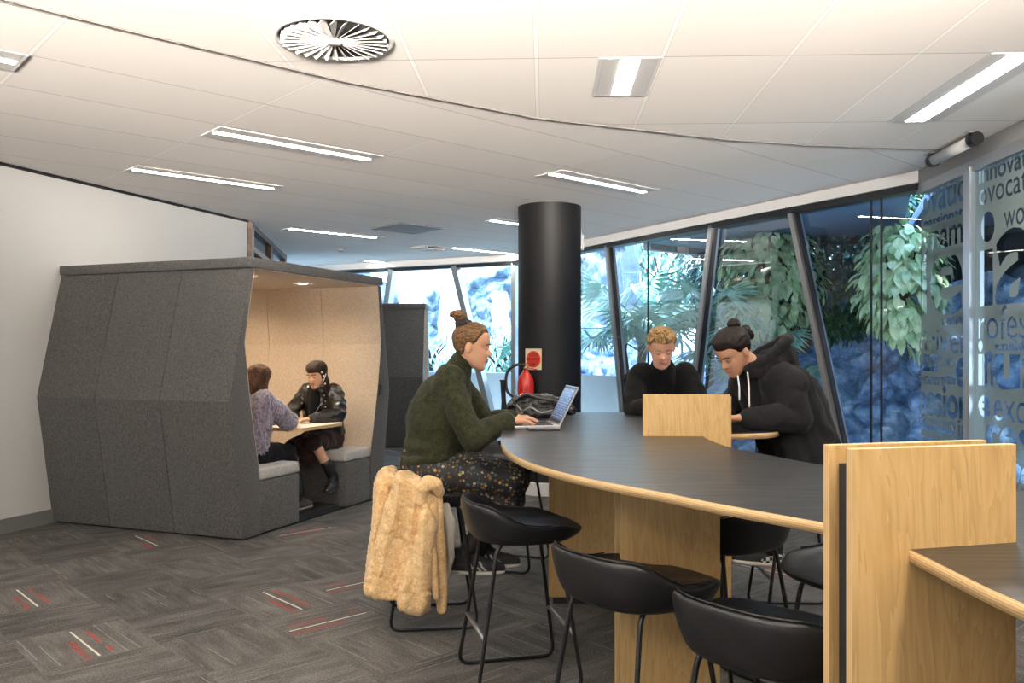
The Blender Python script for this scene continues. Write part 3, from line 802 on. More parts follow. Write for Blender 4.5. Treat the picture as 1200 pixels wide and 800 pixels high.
m, nt, b = newmat('black table laminate')
v = coords(nt, 'Object', (1.2, 22, 1), (0, 0, .15)); n_ = tex(nt, 'ShaderNodeTexNoise', v, Scale=3, Detail=4)
nt.links.new(ramp(nt, n_.outputs[0], [(.3, (.007, .007, .008)), (.7, (.015, .0145, .0145))]), b.inputs['Base Color'])
nt.links.new(ramp(nt, n_.outputs[0], [(.3, .30), (.7, .40)]), b.inputs['Roughness']); b.inputs['Specular IOR Level'].default_value = .55
M_top = m
me = bpy.data.meshes.new('tabletop'); bm.to_mesh(me); bm.free(); me.materials.append(m); me.materials.append(mat_ply('ply edge', True)); link('tabletop', me, None, table)
def ply_panel(name, a, b_, z0, z1, parent, th=.019):
    """plywood board standing on the line a-b, laminated edges showing"""
    a = V((*a, 0)); b_ = V((*b_, 0)); d = (b_-a).normalized(); n = V((d.y, -d.x, 0)); L = (b_-a).length; c = (a+b_)/2
    me_bm = bmesh.new(); box(me_bm, (0, 0, 0), (L, th, z1-z0), None, .0012)
    for f in me_bm.faces:
        nn = f.normal; f.material_index = 0 if abs(nn.y) > .8 else (1 if abs(nn.x) > .5 else 2)
    me_bm.normal_update()
    for f in me_bm.faces:
        nn = f.normal; f.material_index = 0 if abs(nn.y) > .7 else 1
    o = bpy.data.objects.new(name, bpy.data.meshes.new(name)); me_bm.to_mesh(o.data); me_bm.free()
    o.data.materials.append(M_ply); o.data.materials.append(mat_ply('ply edge y', True, 1))
    COL.objects.link(o); o.parent = parent
    M = Matrix.Translation((c.x, c.y, (z0+z1)/2)) @ Matrix.Rotation(math.atan2(d.y, d.x), 4, 'Z')
    o.matrix_basis = mw(parent).inverted() @ M
    return o
def core(a, b_, z0, z1, parent, th=.04):
    bm = bmesh.new(); a = V((*a, 0)); b_ = V((*b_, 0)); d = (b_-a).normalized()
    bar(bm, (a.x, a.y, (z0+z1)/2), (b_.x, b_.y, (z0+z1)/2), z1-z0, th, (0, 0, 1)); return link('core_strip', bm, M_black, parent)
# nearest divider, pierces the top
ply_panel('divider_panel', (.640, 1.620), (1.004, 1.712), .0, 1.166, table)
core((.651, 1.662), (.985, 1.748), .0, 1.13, table, .045)
ply_panel('divider_panel', (.622, 1.690), (.985, 1.786), .0, 1.166, table)
# second divider by the two young men
ply_panel('divider_panel', (.592, 3.86), (.980, 3.84), .0, 1.158, table)
core((.61, 3.882), (.975, 3.864), .0, 1.135, table, .022)
ply_panel('divider_panel', (.630, 3.905), (.998, 3.888), .0, 1.148, table)
# under-top legs
ply_panel('leg_panel', (.352, 2.915), (.675, 2.915), .0, TH-.027, table)
core((.372, 2.885), (.66, 2.885), .0, TH-.027, table, .038)
ply_panel('leg_panel', (.362, 2.855), (.694, 2.855), .0, TH-.027, table)
ply_panel('leg_panel', (.198, 4.60), (.62, 4.60), .03, TH-.027, table)
bm = bmesh.new(); box(bm, (.41, 4.60, .015), (.38, .05, .03)); link('foot', bm, M_black, table)
ply_panel('leg_panel', (.98, 1.56), (1.50, 1.50), .0, TH-.027, table)

# ------------------------------------------------------------ stools
def shell_mesh(zc=.655):
    bm = bmesh.new(); NS = 56
    ss = lambda a, b_, x: (lambda t: t*t*(3-2*t))(max(0, min(1, (x-a)/(b_-a))))
    rows = []
    prof = [(.02, 't', 0), (.25, 't', 0), (.45, 't', 0), (.60, 't', .02), (.72, 't', .12), (.82, 't', .36), (.90, 't', .68), (.96, 't', .92), (1.0, 't', 1.0), (1.035, 't', .985),
            (1.06, 'm', .90), (1.055, 'm', .76), (1.02, 'm', .42), (.96, 'm', .14), (.88, 'b', 0), (.70, 'b', 0), (.4, 'b', 0), (.02, 'b', 0)]
    for r, kind, h in prof:
        row = []
        for k in range(NS):
            a = 2*PI*k/NS; c, s = math.cos(a), math.sin(a)
            e = 2/2.7; x = .225*math.copysign(abs(c)**e, c)+.01; y = .228*math.copysign(abs(s)**e, s)
            B = ss(-.05, .80, -c); rim = .012+.082*B; fr = ss(.3, 1, c)
            fl = 1+.05*B*max(0, h)
            if kind == 't': z = zc+rim*h-.030*fr*r*r + (-.010*(1-r) if r < .6 else 0)
            elif kind == 'm':
                zt = zc+rim-.03*fr; zb = zc-.068+.018*fr; z = zb+(zt-zb)*h
            else: z = zc-.078+.02*r*r+.018*fr
            if kind == 'b': fl = 1
            taper = 1-.10*ss(0, 1, c)*abs(s)
            row.append(bm.verts.new(V((x*r*fl, y*r*fl*taper, z))))
        rows.append(row)
    for a_, b_ in zip(rows, rows[1:]):
        for k in range(NS): bm.faces.new((a_[k], a_[(k+1) % NS], b_[(k+1) % NS], b_[k]))
    bm.faces.new(list(reversed(rows[0]))); bm.faces.new(rows[-1])
    bmesh.ops.recalc_face_normals(bm, faces=bm.faces)
    return bm, NS, ss
def make_stool():
    t = thing('bar_stool', 'x', 'stool', (0, 0, 0), 0, 'black leather stools round the high table')
    bm, NS, ss = shell_mesh(); s_ = link('seat', bm, M_leather, t, local=True, smooth=True)
    md = s_.modifiers.new('s', 'SUBSURF'); md.levels = 1; md.render_levels = 1
    # stitched seam that runs along the rim of the low back
    bm = bmesh.new(); pts = []
    for k in range(25):
        a = PI-1.75+3.5*k/24; c, s = math.cos(a), math.sin(a); e = 2/2.7
        x = .225*math.copysign(abs(c)**e, c)+.01; y = .228*math.copysign(abs(s)**e, s); B = ss(-.05, .80, -c)
        pts.append((x*1.0*(1+.05*B), y*1.0*(1+.05*B), .655+(.012+.082*B)+.0035))
    tube(bm, pts, .0028, 6); link('piping', bm, M_leather, s_, local=True, smooth=True)
    for s in (-1, 1):
        bm = bmesh.new()
        P = [(-.02, s*.12, .602), (-.125, s*.15, .598), (-.22, s*.20, .010), (.21, s*.20, .010), (.125, s*.15, .600), (-.0, s*.12, .602)]
        tube(bm, smoothpath(P, .055, 6), .0085, 8); link('sled_frame', bm, M_blackm, t, local=True, smooth=True)
    for x, z in ((-.188, .23), (.182, .23)):
        bm = bmesh.new(); k = (.598-z)/.588; y = .15+.05*k; xx = math.copysign(.125+(.095 if x < 0 else .085)*k, x)
        tube(bm, [(xx, -y, z), (xx, y, z)], .009, 8); link('footrest', bm, pm('brushed steel', (.35, .35, .35), .3, .9), t, local=True, smooth=True)
    return t
stool = make_stool()
R_ = math.radians
stools = [((-.40, 4.33), 8, 'black stool the woman in the green sweater sits on'),
          ((.03, 3.53), 14, 'empty black stool just right of the hanging coat, at the left end of the table'),
          ((.385, 2.66), 36, 'empty black stool in the middle of the foreground, before the plywood leg panels'),
          ((.67, 2.14), 40, 'nearest black stool at the bottom of the photo, cut by the plywood divider'),
          ((-.02, 5.42), -20, 'black stool at the far left end of the table behind the woman, before the column'),
          ((.835, 3.36), 125, 'black stool seen below the table edge beside the checkered shoe'),
          ((1.15, 2.78), 200, 'black stool on the far side, its seat front just left of the near divider'),
          ((1.46, 4.36), 178, 'black stool the man in the dark hoodie sits on'),
          ((.98, 5.62), 262, 'black stool under the blond man behind the table')]
for i, (p, a, lab) in enumerate(stools):
    o = stool if i == 0 else copy_tree(stool)
    o.matrix_basis = Matrix.Translation((p[0], p[1], 0)) @ Matrix.Rotation(R_(a), 4, 'Z'); o['label'] = lab

# ------------------------------------------------------------ blobs: overlapping solids fused into one skin
class Blob:
    def __init__(s): s.bm = bmesh.new()
    def cap(s, p, q, r0, r1=None, flat=None, seg=14):
        """tapered capsule; flat=(axis, k) squeezes it across axis"""
        r1 = r0 if r1 is None else r1; p = V(p); q = V(q); d = q-p; L = d.length
        d = d.normalized() if L > 1e-6 else V((0, 0, 1)); x = d.orthogonal().normalized(); k = 1.0
        if flat: x = V(flat[0]); x = (x-d*x.dot(d)).normalized(); k = flat[1]
        y = d.cross(x); rings = []
        for j in range(5):
            a = -PI/2+j*PI/8 if j else -PI/2+.12; rings.append((p+d*(math.sin(a)*r0), math.cos(a)*r0))
        for j in range(5):
            a = j*PI/8 if j < 4 else PI/2-.12; rings.append((q+d*(math.sin(a)*r1), math.cos(a)*r1))
        R = [[s.bm.verts.new(c+(x*math.cos(2*PI*i/seg)*k+y*math.sin(2*PI*i/seg))*r) for i in range(seg)] for c, r in rings]
        for a, b_ in zip(R, R[1:]):
            for i in range(seg): s.bm.faces.new((a[i], a[(i+1) % seg], b_[(i+1) % seg], b_[i]))
        s.bm.faces.new(list(reversed(R[0]))); s.bm.faces.new(R[-1]); return s
    def chain(s, pts, rs, flat=None):
        for i in range(len(pts)-1): s.cap(pts[i], pts[i+1], rs[i], rs[i+1], flat)
        return s
    def ell(s, c, r, M=None, n=3):
        q = bmesh.ops.create_icosphere(s.bm, subdivisions=n, radius=1)
        for v in q['verts']:
            p = V((v.co.x*r[0], v.co.y*r[1], v.co.z*r[2])); v.co = (M.to_3x3() @ p if M is not None else p)+V(c)
        return s
    def rbox(s, c, sz, M=None, bev=.01):
        box(s.bm, c, sz, M, bev); return s
    def mesh(s, voxel=.006, smooth=4, disp=None, fac=.5):
        me = bpy.data.meshes.new('b'); s.bm.to_mesh(me); s.bm.free()
        o = bpy.data.objects.new('b', me); COL.objects.link(o)
        r = o.modifiers.new('r', 'REMESH'); r.mode = 'VOXEL'; r.voxel_size = voxel
        if smooth:
            q = o.modifiers.new('s', 'SMOOTH'); q.factor = fac; q.iterations = smooth
        dg = bpy.context.evaluated_depsgraph_get(); dg.update()
        out = bpy.data.meshes.new_from_object(o.evaluated_get(dg)); bpy.data.objects.remove(o)
        if disp:
            nv = [v.normal.copy() for v in out.vertices]
            for v, nn in zip(out.vertices, nv):
                v.co += nn*disp(v.co, nn)
        return out
def folds(amp, f=9, stretch=(1, 1, 1), off=0):
    def g(p, n):
        q = V((p.x*stretch[0]*f+off, p.y*stretch[1]*f, p.z*stretch[2]*f))
        return amp*(1-2*abs(noise.noise(q)))+amp*.5*noise.noise(q*2.3)
    return g

# ------------------------------------------------------------ sherpa coat on the woman's stool
M_sherpa = mat_fabric('tan sherpa fleece', sRGB(205, 160, 104), sRGB(248, 216, 165), 110, 1.0, .3)
ct = thing('sherpa_coat', 'tan fleece coat hung over the back of the stool behind the seated woman', 'coat', (-.62, 4.25, 0))
a = at
def px_slab(B, poly, Y0, Y1):
    """thick sheet whose outline is given as seen, at its own depth"""
    Ym = (Y0+Y1)/2; f_ = [B.bm.verts.new(V((*[at(x, y, Ym).x], Y0, at(x, y, Ym).z))) for x, y in poly]; b_ = [B.bm.verts.new(V((v.co.x, Y1, v.co.z))) for v in f_]; n = len(poly)
    fs = [B.bm.faces.new(f_), B.bm.faces.new(list(reversed(b_)))]+[B.bm.faces.new((f_[i], b_[i], b_[(i+1) % n], f_[(i+1) % n])) for i in range(n)]
    bmesh.ops.recalc_face_normals(B.bm, faces=fs); bmesh.ops.triangulate(B.bm, faces=fs[:2])
B = Blob()
px_slab(B, [(470, 557), (484, 563), (500, 571), (511, 587), (509, 640), (494, 665), (486, 694), (474, 703), (433, 690), (440, 658), (447, 620), (455, 588), (464, 563)], 4.015, 4.13)
B.chain([(-.50, 4.10, .705), (-.54, 4.12, .715), (-.595, 4.17, .728), (-.622, 4.26, .735), (-.622, 4.40, .73)], [.028, .030, .030, .030, .028])
for Y in (4.10, 4.14, 4.19, 4.25, 4.31, 4.37): B.cap((-.622, max(4.15, Y), .70), (-.665, Y, .25), .026, .034)
for Y in (4.14, 4.20, 4.26, 4.32, 4.38): B.cap((-.58, Y, .715), (-.50, Y, .70), .016, .014)
fa, fb = folds(.026, 4.2, (2.4, 1, .45), 1.7), folds(.006, 36)
link('body', B.mesh(.007, 14, lambda p, n: fa(p, n)+fb(p, n)), M_sherpa, ct, smooth=True)
B = Blob(); px_slab(B, [(500, 600), (509, 612), (506, 650), (499, 690), (497, 712), (474, 708), (478, 680), (487, 645), (494, 615)], 3.955, 4.04)
link('sleeve', B.mesh(.007, 12, lambda p, n: fa(p, n)+fb(p, n)), M_sherpa, ct, smooth=True)
B = Blob(); B.cap(a(441, 686, 4.09), a(478, 696, 4.07), .034, .036, ((0, 1, 0), 1.25)); B.cap(a(439, 680, 4.10), a(476, 689, 4.08), .030, .030); B.cap(a(441, 684, 4.09), (-.665, 4.37, .26), .034, .034)
link('hem', B.mesh(.006, 4, folds(.005, 12)), M_sherpa, ct, smooth=True)
B = Blob(); B.cap(a(480, 709, 3.99), a(490, 711, 3.99), .044, .042); link('cuff', B.mesh(.006, 4, folds(.004, 14)), M_sherpa, ct, smooth=True)
B = Blob(); B.chain([a(494, 588, 4.0), a(494, 574, 3.99), a(501, 565, 3.99), a(511, 567, 4.0), a(515, 577, 4.02)], [.022, .028, .032, .030, .020])
link('collar', B.mesh(.006, 4, folds(.005, 14)), M_sherpa, ct, smooth=True)
B = Blob(); B.chain([a(510, 576, 4.05), a(514, 640, 4.03), a(516, 690, 4.02), a(517, 714, 4.02)], [.034, .034, .032, .022], ((0, 1, 0), .7))
B.chain([a(499, 594, 4.0), a(507, 650, 3.98), a(512, 700, 3.97)], [.020, .020, .016])
link('front_placket', B.mesh(.006, 4, folds(.006, 8, (2, 1, .5))), M_sherpa, ct, smooth=True)
B = Blob(); B.chain([a(520, 585, 4.12), a(527, 615, 4.11), a(527, 650, 4.11), a(521, 690, 4.10)], [.016, .030, .022, .010], ((0, 1, 0), .4))
link('lining', B.mesh(.006, 4, folds(.006, 10)), pm('off white coat lining', (.60, .56, .48), .8, nscale=90, nstr=.2), ct, smooth=True)

# ------------------------------------------------------------ laptop, phone, bag
nl, fl_ = V((.235, 4.20, TH)), V((.195, 4.50, TH))         # hinge ends: near, far
hd = (fl_-nl).normalized(); wd_ = V((-hd.y, hd.x, 0))        # towards the typist
lt = thing('laptop', 'open laptop the woman in green is typing on at the left end of the table', 'laptop', (nl+fl_)/2)
W_ = (fl_-nl).length; Ml = frame((nl+fl_)/2, hd, wd_, (0, 0, 1))
M_lap = pm('laptop silver', (.42, .42, .43), .35, .8)
bm = bmesh.new(); box(bm, (0, .112, .010), (W_, .225, .014), Ml, .003); link('base', bm, M_lap, lt)
bm = bmesh.new()
for i in range(5):
    for j in range(12): box(bm, (-W_/2+.03+j*(W_-.06)/11, .035+i*.021, .0180), (.019, .016, .0025), Ml)
link('keyboard', bm, M_black, lt)
bm = bmesh.new(); box(bm, (0, .175, .0175), (.09, .06, .001), Ml); link('touchpad', bm, pm('touchpad grey', (.3, .3, .31), .3), lt)
up_ = V((0, -.50, 1)).normalized(); Ms_ = Ml @ frame((0, 0, .014), (1, 0, 0), up_, V((1, 0, 0)).cross(up_))
bm = bmesh.new(); box(bm, (0, .105, 0), (W_, .215, .007), Ms_, .002); scn = link('lid', bm, M_lap, lt)
m, nt, b = newmat('laptop display'); 
tcs = nt.nodes.new('ShaderNodeTexCoord'); sxs = nt.nodes.new('ShaderNodeSeparateXYZ'); nt.links.new(tcs.outputs['Object'], sxs.inputs[0])
zz = S(nt, sxs.outputs[2]); ln = (zz/.012).fract().lt(.35); nn_ = tex(nt, 'ShaderNodeTexNoise', tcs.outputs['Object'], Scale=60)
dc = mixc(nt, ln*S(nt, nn_.outputs[0]).gt(.5), (.06, .08, .15), (.20, .24, .36))
nt.links.new(dc, b.inputs['Emission Color']); b.inputs['Emission Strength'].default_value = .8; nt.links.new(dc, b.inputs['Base Color']); b.inputs['Roughness'].default_value = .2
ns_ = Ms_.to_3x3() @ V((0, 0, 1))
sgn = 1 if (ns_.dot(wd_) > 0) else -1
bm = bmesh.new(); box(bm, (0, .108, sgn*.0040), (W_-.012, .198, .0014), Ms_); link('bezel', bm, M_blackm, scn)
bm = bmesh.new(); box(bm, (0, .110, sgn*.0050), (W_-.035, .170, .0010), Ms_); link('display', bm, m, scn)
pc = at(637, 503, .38/.091*1.0); pc.z = TH+.004
ph = thing('smartphone', 'black smartphone lying on the table edge in front of the laptop', 'phone', (pc.x, pc.y-.02, TH))
bm = bmesh.new(); box(bm, (pc.x, pc.y-.03, TH+.0045), (.155, .072, .008), None, .003); link('body', bm, M_blackm, ph)
bm = bmesh.new(); box(bm, (pc.x, pc.y-.03, TH+.0088), (.145, .064, .0008)); link('screen', bm, pm('phone glass', (.01, .01, .012), .06), ph)
bg_ = thing('backpack', 'black shiny bag lying on the table between the laptop and the fire extinguisher', 'bag', (.16, 4.98, TH))
B = Blob(); q = lambda px, py, Y=4.95: at(px, py, Y)
B.chain([q(604, 476), q(622, 473), q(640, 473), q(655, 477), q(668, 480)], [.045, .06, .055, .05, .028]); B.cap(q(612, 484, 4.9), q(655, 485, 4.9), .035, .035)
B.cap(q(600, 480, 5.0), q(606, 470, 5.0), .03, .03)
link('body', B.mesh(.006, 4, lambda p, n: max(-(p.z-TH-.002), folds(.008, 22)(p, n)) if p.z < TH+.01 else folds(.009, 22)(p, n)), pm('black ripstop nylon', (.006, .006, .007), .24, nscale=40, nstr=.5, dist=.008), bg_, smooth=True)
bm = bmesh.new(); tube(bm, catmull([q(604, 470, 4.9), q(616, 463, 4.88), q(632, 467, 4.86), q(650, 470, 4.87), q(664, 478, 4.86), q(672, 485, 4.86)], 6), .008, 8); link('strap', bm, M_blackm, bg_, smooth=True)
bm = bmesh.new(); tube(bm, catmull([q(606, 474, 4.86), q(612, 481, 4.84), q(622, 477, 4.83), q(634, 483, 4.82), q(648, 480, 4.82)], 6), .004, 6); link('zip', bm, pm('brushed steel', (.35, .35, .35), .3, .9), bg_, smooth=True)
# ------------------------------------------------------------ people
HZ = [-.115, -.108, -.095, -.075, -.055, -.035, -.015, .01, .03, .05, .07, .09, .105, .115]
HW = [.010, .026, .040, .051, .058, .063, .067, .070, .072, .073, .069, .057, .038, .006]
HF = [.070, .080, .086, .084, .085, .087, .085, .083, .088, .089, .083, .066, .042, .006]
HB = [.045, .030, .005, -.022, -.045, -.062, -.076, -.088, -.093, -.094, -.088, -.070, -.044, -.006]
def lin(z, T):
    if z <= HZ[0]: return T[0]
    for i in range(len(HZ)-1):
        if z <= HZ[i+1]:
            t = (z-HZ[i])/(HZ[i+1]-HZ[i]); return T[i]*(1-t)+T[i+1]*t
    return T[-1]
def gz(x, s): return math.exp(-(x/s)**2)
def head_grid(bm, M, off=None, nz=44, na=52, feat=True):
    rows = []
    for i in range(nz):
        z = HZ[0]+(HZ[-1]-HZ[0])*(.5-.5*math.cos(PI*i/(nz-1)))
        w_, f, b_ = lin(z, HW), lin(z, HF), lin(z, HB); yc = .5*(f+b_); row = []
        for k in range(na):
            a = 2*PI*k/na; c, s = math.cos(a), math.sin(a)
            x = w_*math.copysign(abs(c)**.92, c); y = yc+(f-b_)/2*math.copysign(abs(s)**.96, s)
            if feat and s > 0:
                y += .031*gz(x, .0095+.006*max(0, min(1, (.0-z)/.03)))*(max(0, min(1, (.022-z)/.045))**1.2)*(1 if z > -.028 else max(0, 1-(-.028-z)/.010))
                y -= .011*gz(abs(x)-.031, .016)*gz(z-.006, .013)
                y += .005*gz(z-.026, .009)*gz(x, .045)
                y += .009*gz(x, .021)*(gz(z+.050, .0055)+.9*gz(z+.062, .006)) - .004*gz(x, .02)*gz(z+.0565, .003)
                y -= .005*gz(z+.075, .007)*gz(x, .03)
                y += .003*gz(abs(x)-.042, .018)*gz(z+.025, .018)
            p = V((x, y, z))
            if off is not None:
                n = V((x/.073**2, (y-yc)/.09**2, z/.115**2)); n.normalize(); p = p+n*off(p)
            row.append(bm.verts.new(M @ p))
        rows.append(row)
    for a_, b_ in zip(rows, rows[1:]):
        for k in range(na): bm.faces.new((a_[k], a_[(k+1) % na], b_[(k+1) % na], b_[k]))
    bm.faces.new(list(reversed(rows[0]))); bm.faces.new(rows[-1])
def sstep(a, b_, x):
    t = max(0, min(1, (x-a)/(b_-a))); return t*t*(3-2*t)
def hand(B, wrist, d, up, thumb, curl=.35, spread=.05, s=1.0):
    """d: finger direction, up: back of the hand, thumb: side vector towards the thumb"""
    d = V(d).normalized(); up = V(up); up = (up-d*up.dot(d)).normalized(); t = V(thumb); t = (t-d*t.dot(d)-up*t.dot(up)).normalized(); w_ = V(wrist)
    K = []
    for i, (o, L, r) in enumerate(((.030, .070, .0088), (.010, .078, .0090), (-.010, .072, .0086), (-.029, .057, .0076))):
        b0 = w_+t*o*.45*s+d*.012*s; kn = w_+t*o*s+d*(.082-abs(o)*.25)*s+up*.004*s
        B.cap(b0, kn, .0145*s, .0125*s)
        p = kn; ang = curl*.6; dd = d*1.0+t*(o*spread*20*.1)
        for j, (fr, cu) in enumerate(((.45, 1.0), (.31, 1.3), (.24, .9))):
            v = (dd*math.cos(ang)-up*math.sin(ang)).normalized(); q = p+v*L*fr*s
            B.cap(p, q, (r-.0006*j)*s*1.05, (r-.0006*(j+1))*s*1.05, seg=10); p = q; ang += curl*cu
    b0 = w_+t*.018*s+d*.018*s-up*.004*s; p1 = w_+t*.044*s+d*.050*s-up*.014*s; p2 = w_+t*.052*s+d*.080*s-up*.022*s; p3 = w_+t*.048*s+d*.104*s-up*.026*s
    B.chain([b0, p1, p2, p3], [.0155*s, .0125*s, .0105*s, .0085*s])
def M_hair(name, c0, c1, sc_=(60, 60, 6)):
    m, nt, b = newmat(name); v = coords(nt, 'Object', sc_); n = tex(nt, 'ShaderNodeTexNoise', v, Scale=3.2, Detail=4)
    nt.links.new(ramp(nt, n.outputs[0], [(.35, c0), (.68, c1)]), b.inputs['Base Color']); b.inputs['Roughness'].default_value = .55; b.inputs['Specular IOR Level'].default_value = .22
    bump(nt, b, n.outputs[0], .6, .006); return m
def M_skin(name, c):
    m, nt, b = newmat(name); n = tex(nt, 'ShaderNodeTexNoise', coords(nt), Scale=22, Detail=3)
    nt.links.new(mixc(nt, S(nt, n.outputs[0]), [x*.88 for x in c], [min(1, c[0]*1.08), c[1]*1.0, c[2]*.98]), b.inputs['Base Color'])
    b.inputs['Roughness'].default_value = .5; b.inputs['Subsurface Weight'].default_value = .12; b.inputs['Subsurface Radius'].default_value = (.02, .008, .004); b.inputs['Subsurface Scale'].default_value = .3
    return m
M_lip = pm('lips', (.42, .13, .10), .4); M_ink = pm('lash black', (.015, .010, .008), .5); M_eye = pm('eye white', (.55, .53, .50), .2)
FL_ = lambda v, k: (v, k)
def skin_body(J, k=1.0, voxel=.0045, legs=True):
    """head, neck, trunk, arms with hands and legs as one continuous surface"""
    Mh = J['Mh']; B = Blob(); head_grid(B.bm, Mh)
    for s in (-1, 1):
        B.ell(Mh @ V((s*.076, -.006, -.006)), (.009, .018, .031), Mh @ Matrix.Rotation(.18*s, 4, 'Z'), 2)
        B.ell(Mh @ V((s*.030, .0745, .0065)), (.0125, .0100, .0085), Mh, 2)
    nb = J['neck']; B.cap(nb, Mh @ V((0, -.022, -.045)), .056*k, .050*k); B.cap(nb, J['chest'], .07*k, .10*k)
    sh, hp = J['sh'], J['hip']
    for i in (0, 1):
        B.cap(V(sh[i]).lerp(V(nb), .22), V(hp[i]).lerp(J['pelvis'], .2), .058*k, .088*k)
        B.chain([V(sh[i]).lerp(V(nb), .1), J['el'][i], J['wr'][i]], [.046*k, .036*k, .0265*k])
        el, wr = V(J['el'][i]), V(J['wr'][i]); hd_ = J['hand'][i]
        B.cap(wr, wr+V(hd_[0]).normalized()*.03, .0262*k, .022*k)
        hand(B, wr+V(hd_[0]).normalized()*.008, hd_[0], hd_[1], hd_[2], hd_[3] if len(hd_) > 3 else .35, s=.98*k if k < 1 else 1.0)
        if legs:
            B.chain([hp[i], J['kn'][i], J['an'][i]], [.078*k, .052*k, .036*k])
            B.cap(V(J['kn'][i]).lerp(V(J['an'][i]), .15), V(J['kn'][i]).lerp(V(J['an'][i]), .55), .050*k, .044*k)
            B.chain([J['an'][i], V(J['toe'][i])], [.034*k, .026*k])
    B.cap(nb, J['pelvis'], .06*k, .10*k)
    return B.mesh(voxel, 2)
def top_blob(J, k=1.0, off=.016, sleeve=1.0, full=.0):
    B = Blob(); sh, hp, nb = J['sh'], J['hip'], V(J['neck'])
    for i in (0, 1):
        B.cap(V(sh[i]).lerp(nb, .25), V(hp[i]).lerp(J['pelvis'], .25)+V((0, 0, .06)), .062*k+off, .092*k+off+full)
        el, wr = V(J['el'][i]), V(J['wr'][i])
        B.chain([V(sh[i]).lerp(nb, .12), V(sh[i]).lerp(el, .5), el, el.lerp(wr, .5), el.lerp(wr, .93)], [.050*k+off, .048*k+off, .043*k+off, .040*k+off, (.029*k+off*.8)])
    B.cap(V(J['chest']), V(J['pelvis'])+V((0, 0, .07)), .10*k+off, .10*k+off+full)
    B.cap(nb, V(J['chest']), .062*k+off*.6, .10*k+off)
    return B
def face_bits(par, Mh, brow, lip=M_lip, look=0):
    for s in (-1, 1):
        pts = [Mh @ V((s*x, y, z)) for x, y, z in ((.014, .0935, .0235), (.026, .0925, .0275), (.038, .087, .0265), (.048, .079, .021))]
        bm = bmesh.new(); tube(bm, catmull(pts, 4), .0034, 6); link('eyebrow', bm, brow, par, smooth=True)
        pts = [Mh @ V((s*x, y, z)) for x, y, z in ((.018, .0835, .001), (.026, .0862, -.0015), (.035, .0850, -.001), (.043, .079, .002))]
        bm = bmesh.new(); tube(bm, catmull(pts, 4), .0018, 6); link('eyelashes', bm, M_ink, par, smooth=True)
    bm = bmesh.new(); tube(bm, catmull([Mh @ V(p) for p in ((-.022, .0845, -.0555), (-.011, .0925, -.0515), (0, .0945, -.0525), (.011, .0925, -.0515), (.022, .0845, -.0555))], 4), [.001]+[.0034]*15+[.001], 6)
    tube(bm, catmull([Mh @ V(p) for p in ((-.019, .085, -.0580), (0, .0935, -.0625), (.019, .085, -.0580))], 5), [.001]+[.0040]*9+[.001], 6)
    link('lips', bm, lip, par, smooth=True)
def headM(c, f, roll=0.0):
    f = V(f).normalized(); r = f.cross(V((0, 0, 1))).normalized(); u = r.cross(f)
    if roll: 
        q = Matrix.Rotation(roll, 3, f); r = q @ r; u = q @ u
    return frame(c, r, f, u)
def hair_off(hl_front=.072, hl_side=-.004, nape=-.07, thick=.012, tex_amp=.002, seed=0, fr=(60, 60, 12)):
    def off(p):
        x, y, z = p
        if y > .0: line = hl_side+(hl_front-hl_side)*sstep(.012, .066, y)**.8
        else: line = hl_side+(nape-hl_side)*sstep(-.002, -.035, y)
        # keep the ear free
        ear = sstep(.03, .012, abs(y+.004))*sstep(.018, .0, z)*(1 if abs(x) > .04 else 0)
        h = (.45*sstep(line-.006, line+.008, z)+.55*sstep(line, line+.045, z))*(1-ear)
        return -.010+(thick+.010)*h+tex_amp*noise.noise(V((x*fr[0]+seed, y*fr[1], z*fr[2])))*h
    return off

# --- woman in the green sweater
def person(label, loc): return thing('person', label, 'person', loc)
Mh = headM((-.205, 4.30, 1.375), (1, -.06, -.16))
J = dict(Mh=Mh, neck=V((-.272, 4.31, 1.245)), chest=V((-.325, 4.315, 1.10)), pelvis=V((-.405, 4.33, .775)),
         sh=[(-.320, 4.155, 1.195), (-.300, 4.465, 1.200)], el=[(-.185, 4.10, .935), (-.14, 4.55, .955)], wr=[(-.020, 4.215, 1.010), (.0, 4.42, 1.010)],
         hand=[((1, .22, -.05), (0, 0, 1), (0, 1, 0), .30), ((1, .0, -.05), (0, 0, 1), (0, -1, 0), .30)],
         hip=[(-.39, 4.235, .755), (-.39, 4.42, .755)], kn=[(.0, 4.235, .700), (.02, 4.40, .700)], an=[(-.235, 4.24, .345), (-.16, 4.38, .345)], toe=[(-.135, 4.24, .285), (-.05, 4.38, .285)])
P = person('woman in dark green sweater and flowered skirt typing at the table, hair in a bun', (-.40, 4.33, 0))
link('body', skin_body(J, .93), M_skin('fair skin', (.66, .37, .23)), P, smooth=True)
face_bits(P, Mh, pm('brown brow', (.16, .09, .045), .6))
B = top_blob(J, .95, .022, full=.012)
B.ell((-.375, 4.318, .975), (.160, .195, .215)); B.ell((-.345, 4.312, 1.115), (.135, .175, .125)); B.ell((-.395, 4.322, .885), (.150, .195, .095))
m_sw = mat_fabric('dark olive knit wool', (.006, .0075, .003), (.034, .036, .016), 130, .9, .05)
sw = link('sweater', B.mesh(.006, 6, folds(.007, 7)), m_sw, P, smooth=True)
B = Blob(); B.chain([(-.285, 4.31, 1.245), (-.262, 4.31, 1.283), (-.250, 4.31, 1.302)], [.068, .061, .060]); link('collar', B.mesh(.006, 3, folds(.002, 25)), m_sw, sw, smooth=True)
B = Blob()
for i in (0, 1):
    e, w_ = V(J['el'][i]), V(J['wr'][i]); B.cap(e.lerp(w_, .86), e.lerp(w_, .97), .041, .038)
link('cuff', B.mesh(.005, 2, folds(.002, 30)), m_sw, sw, smooth=True)
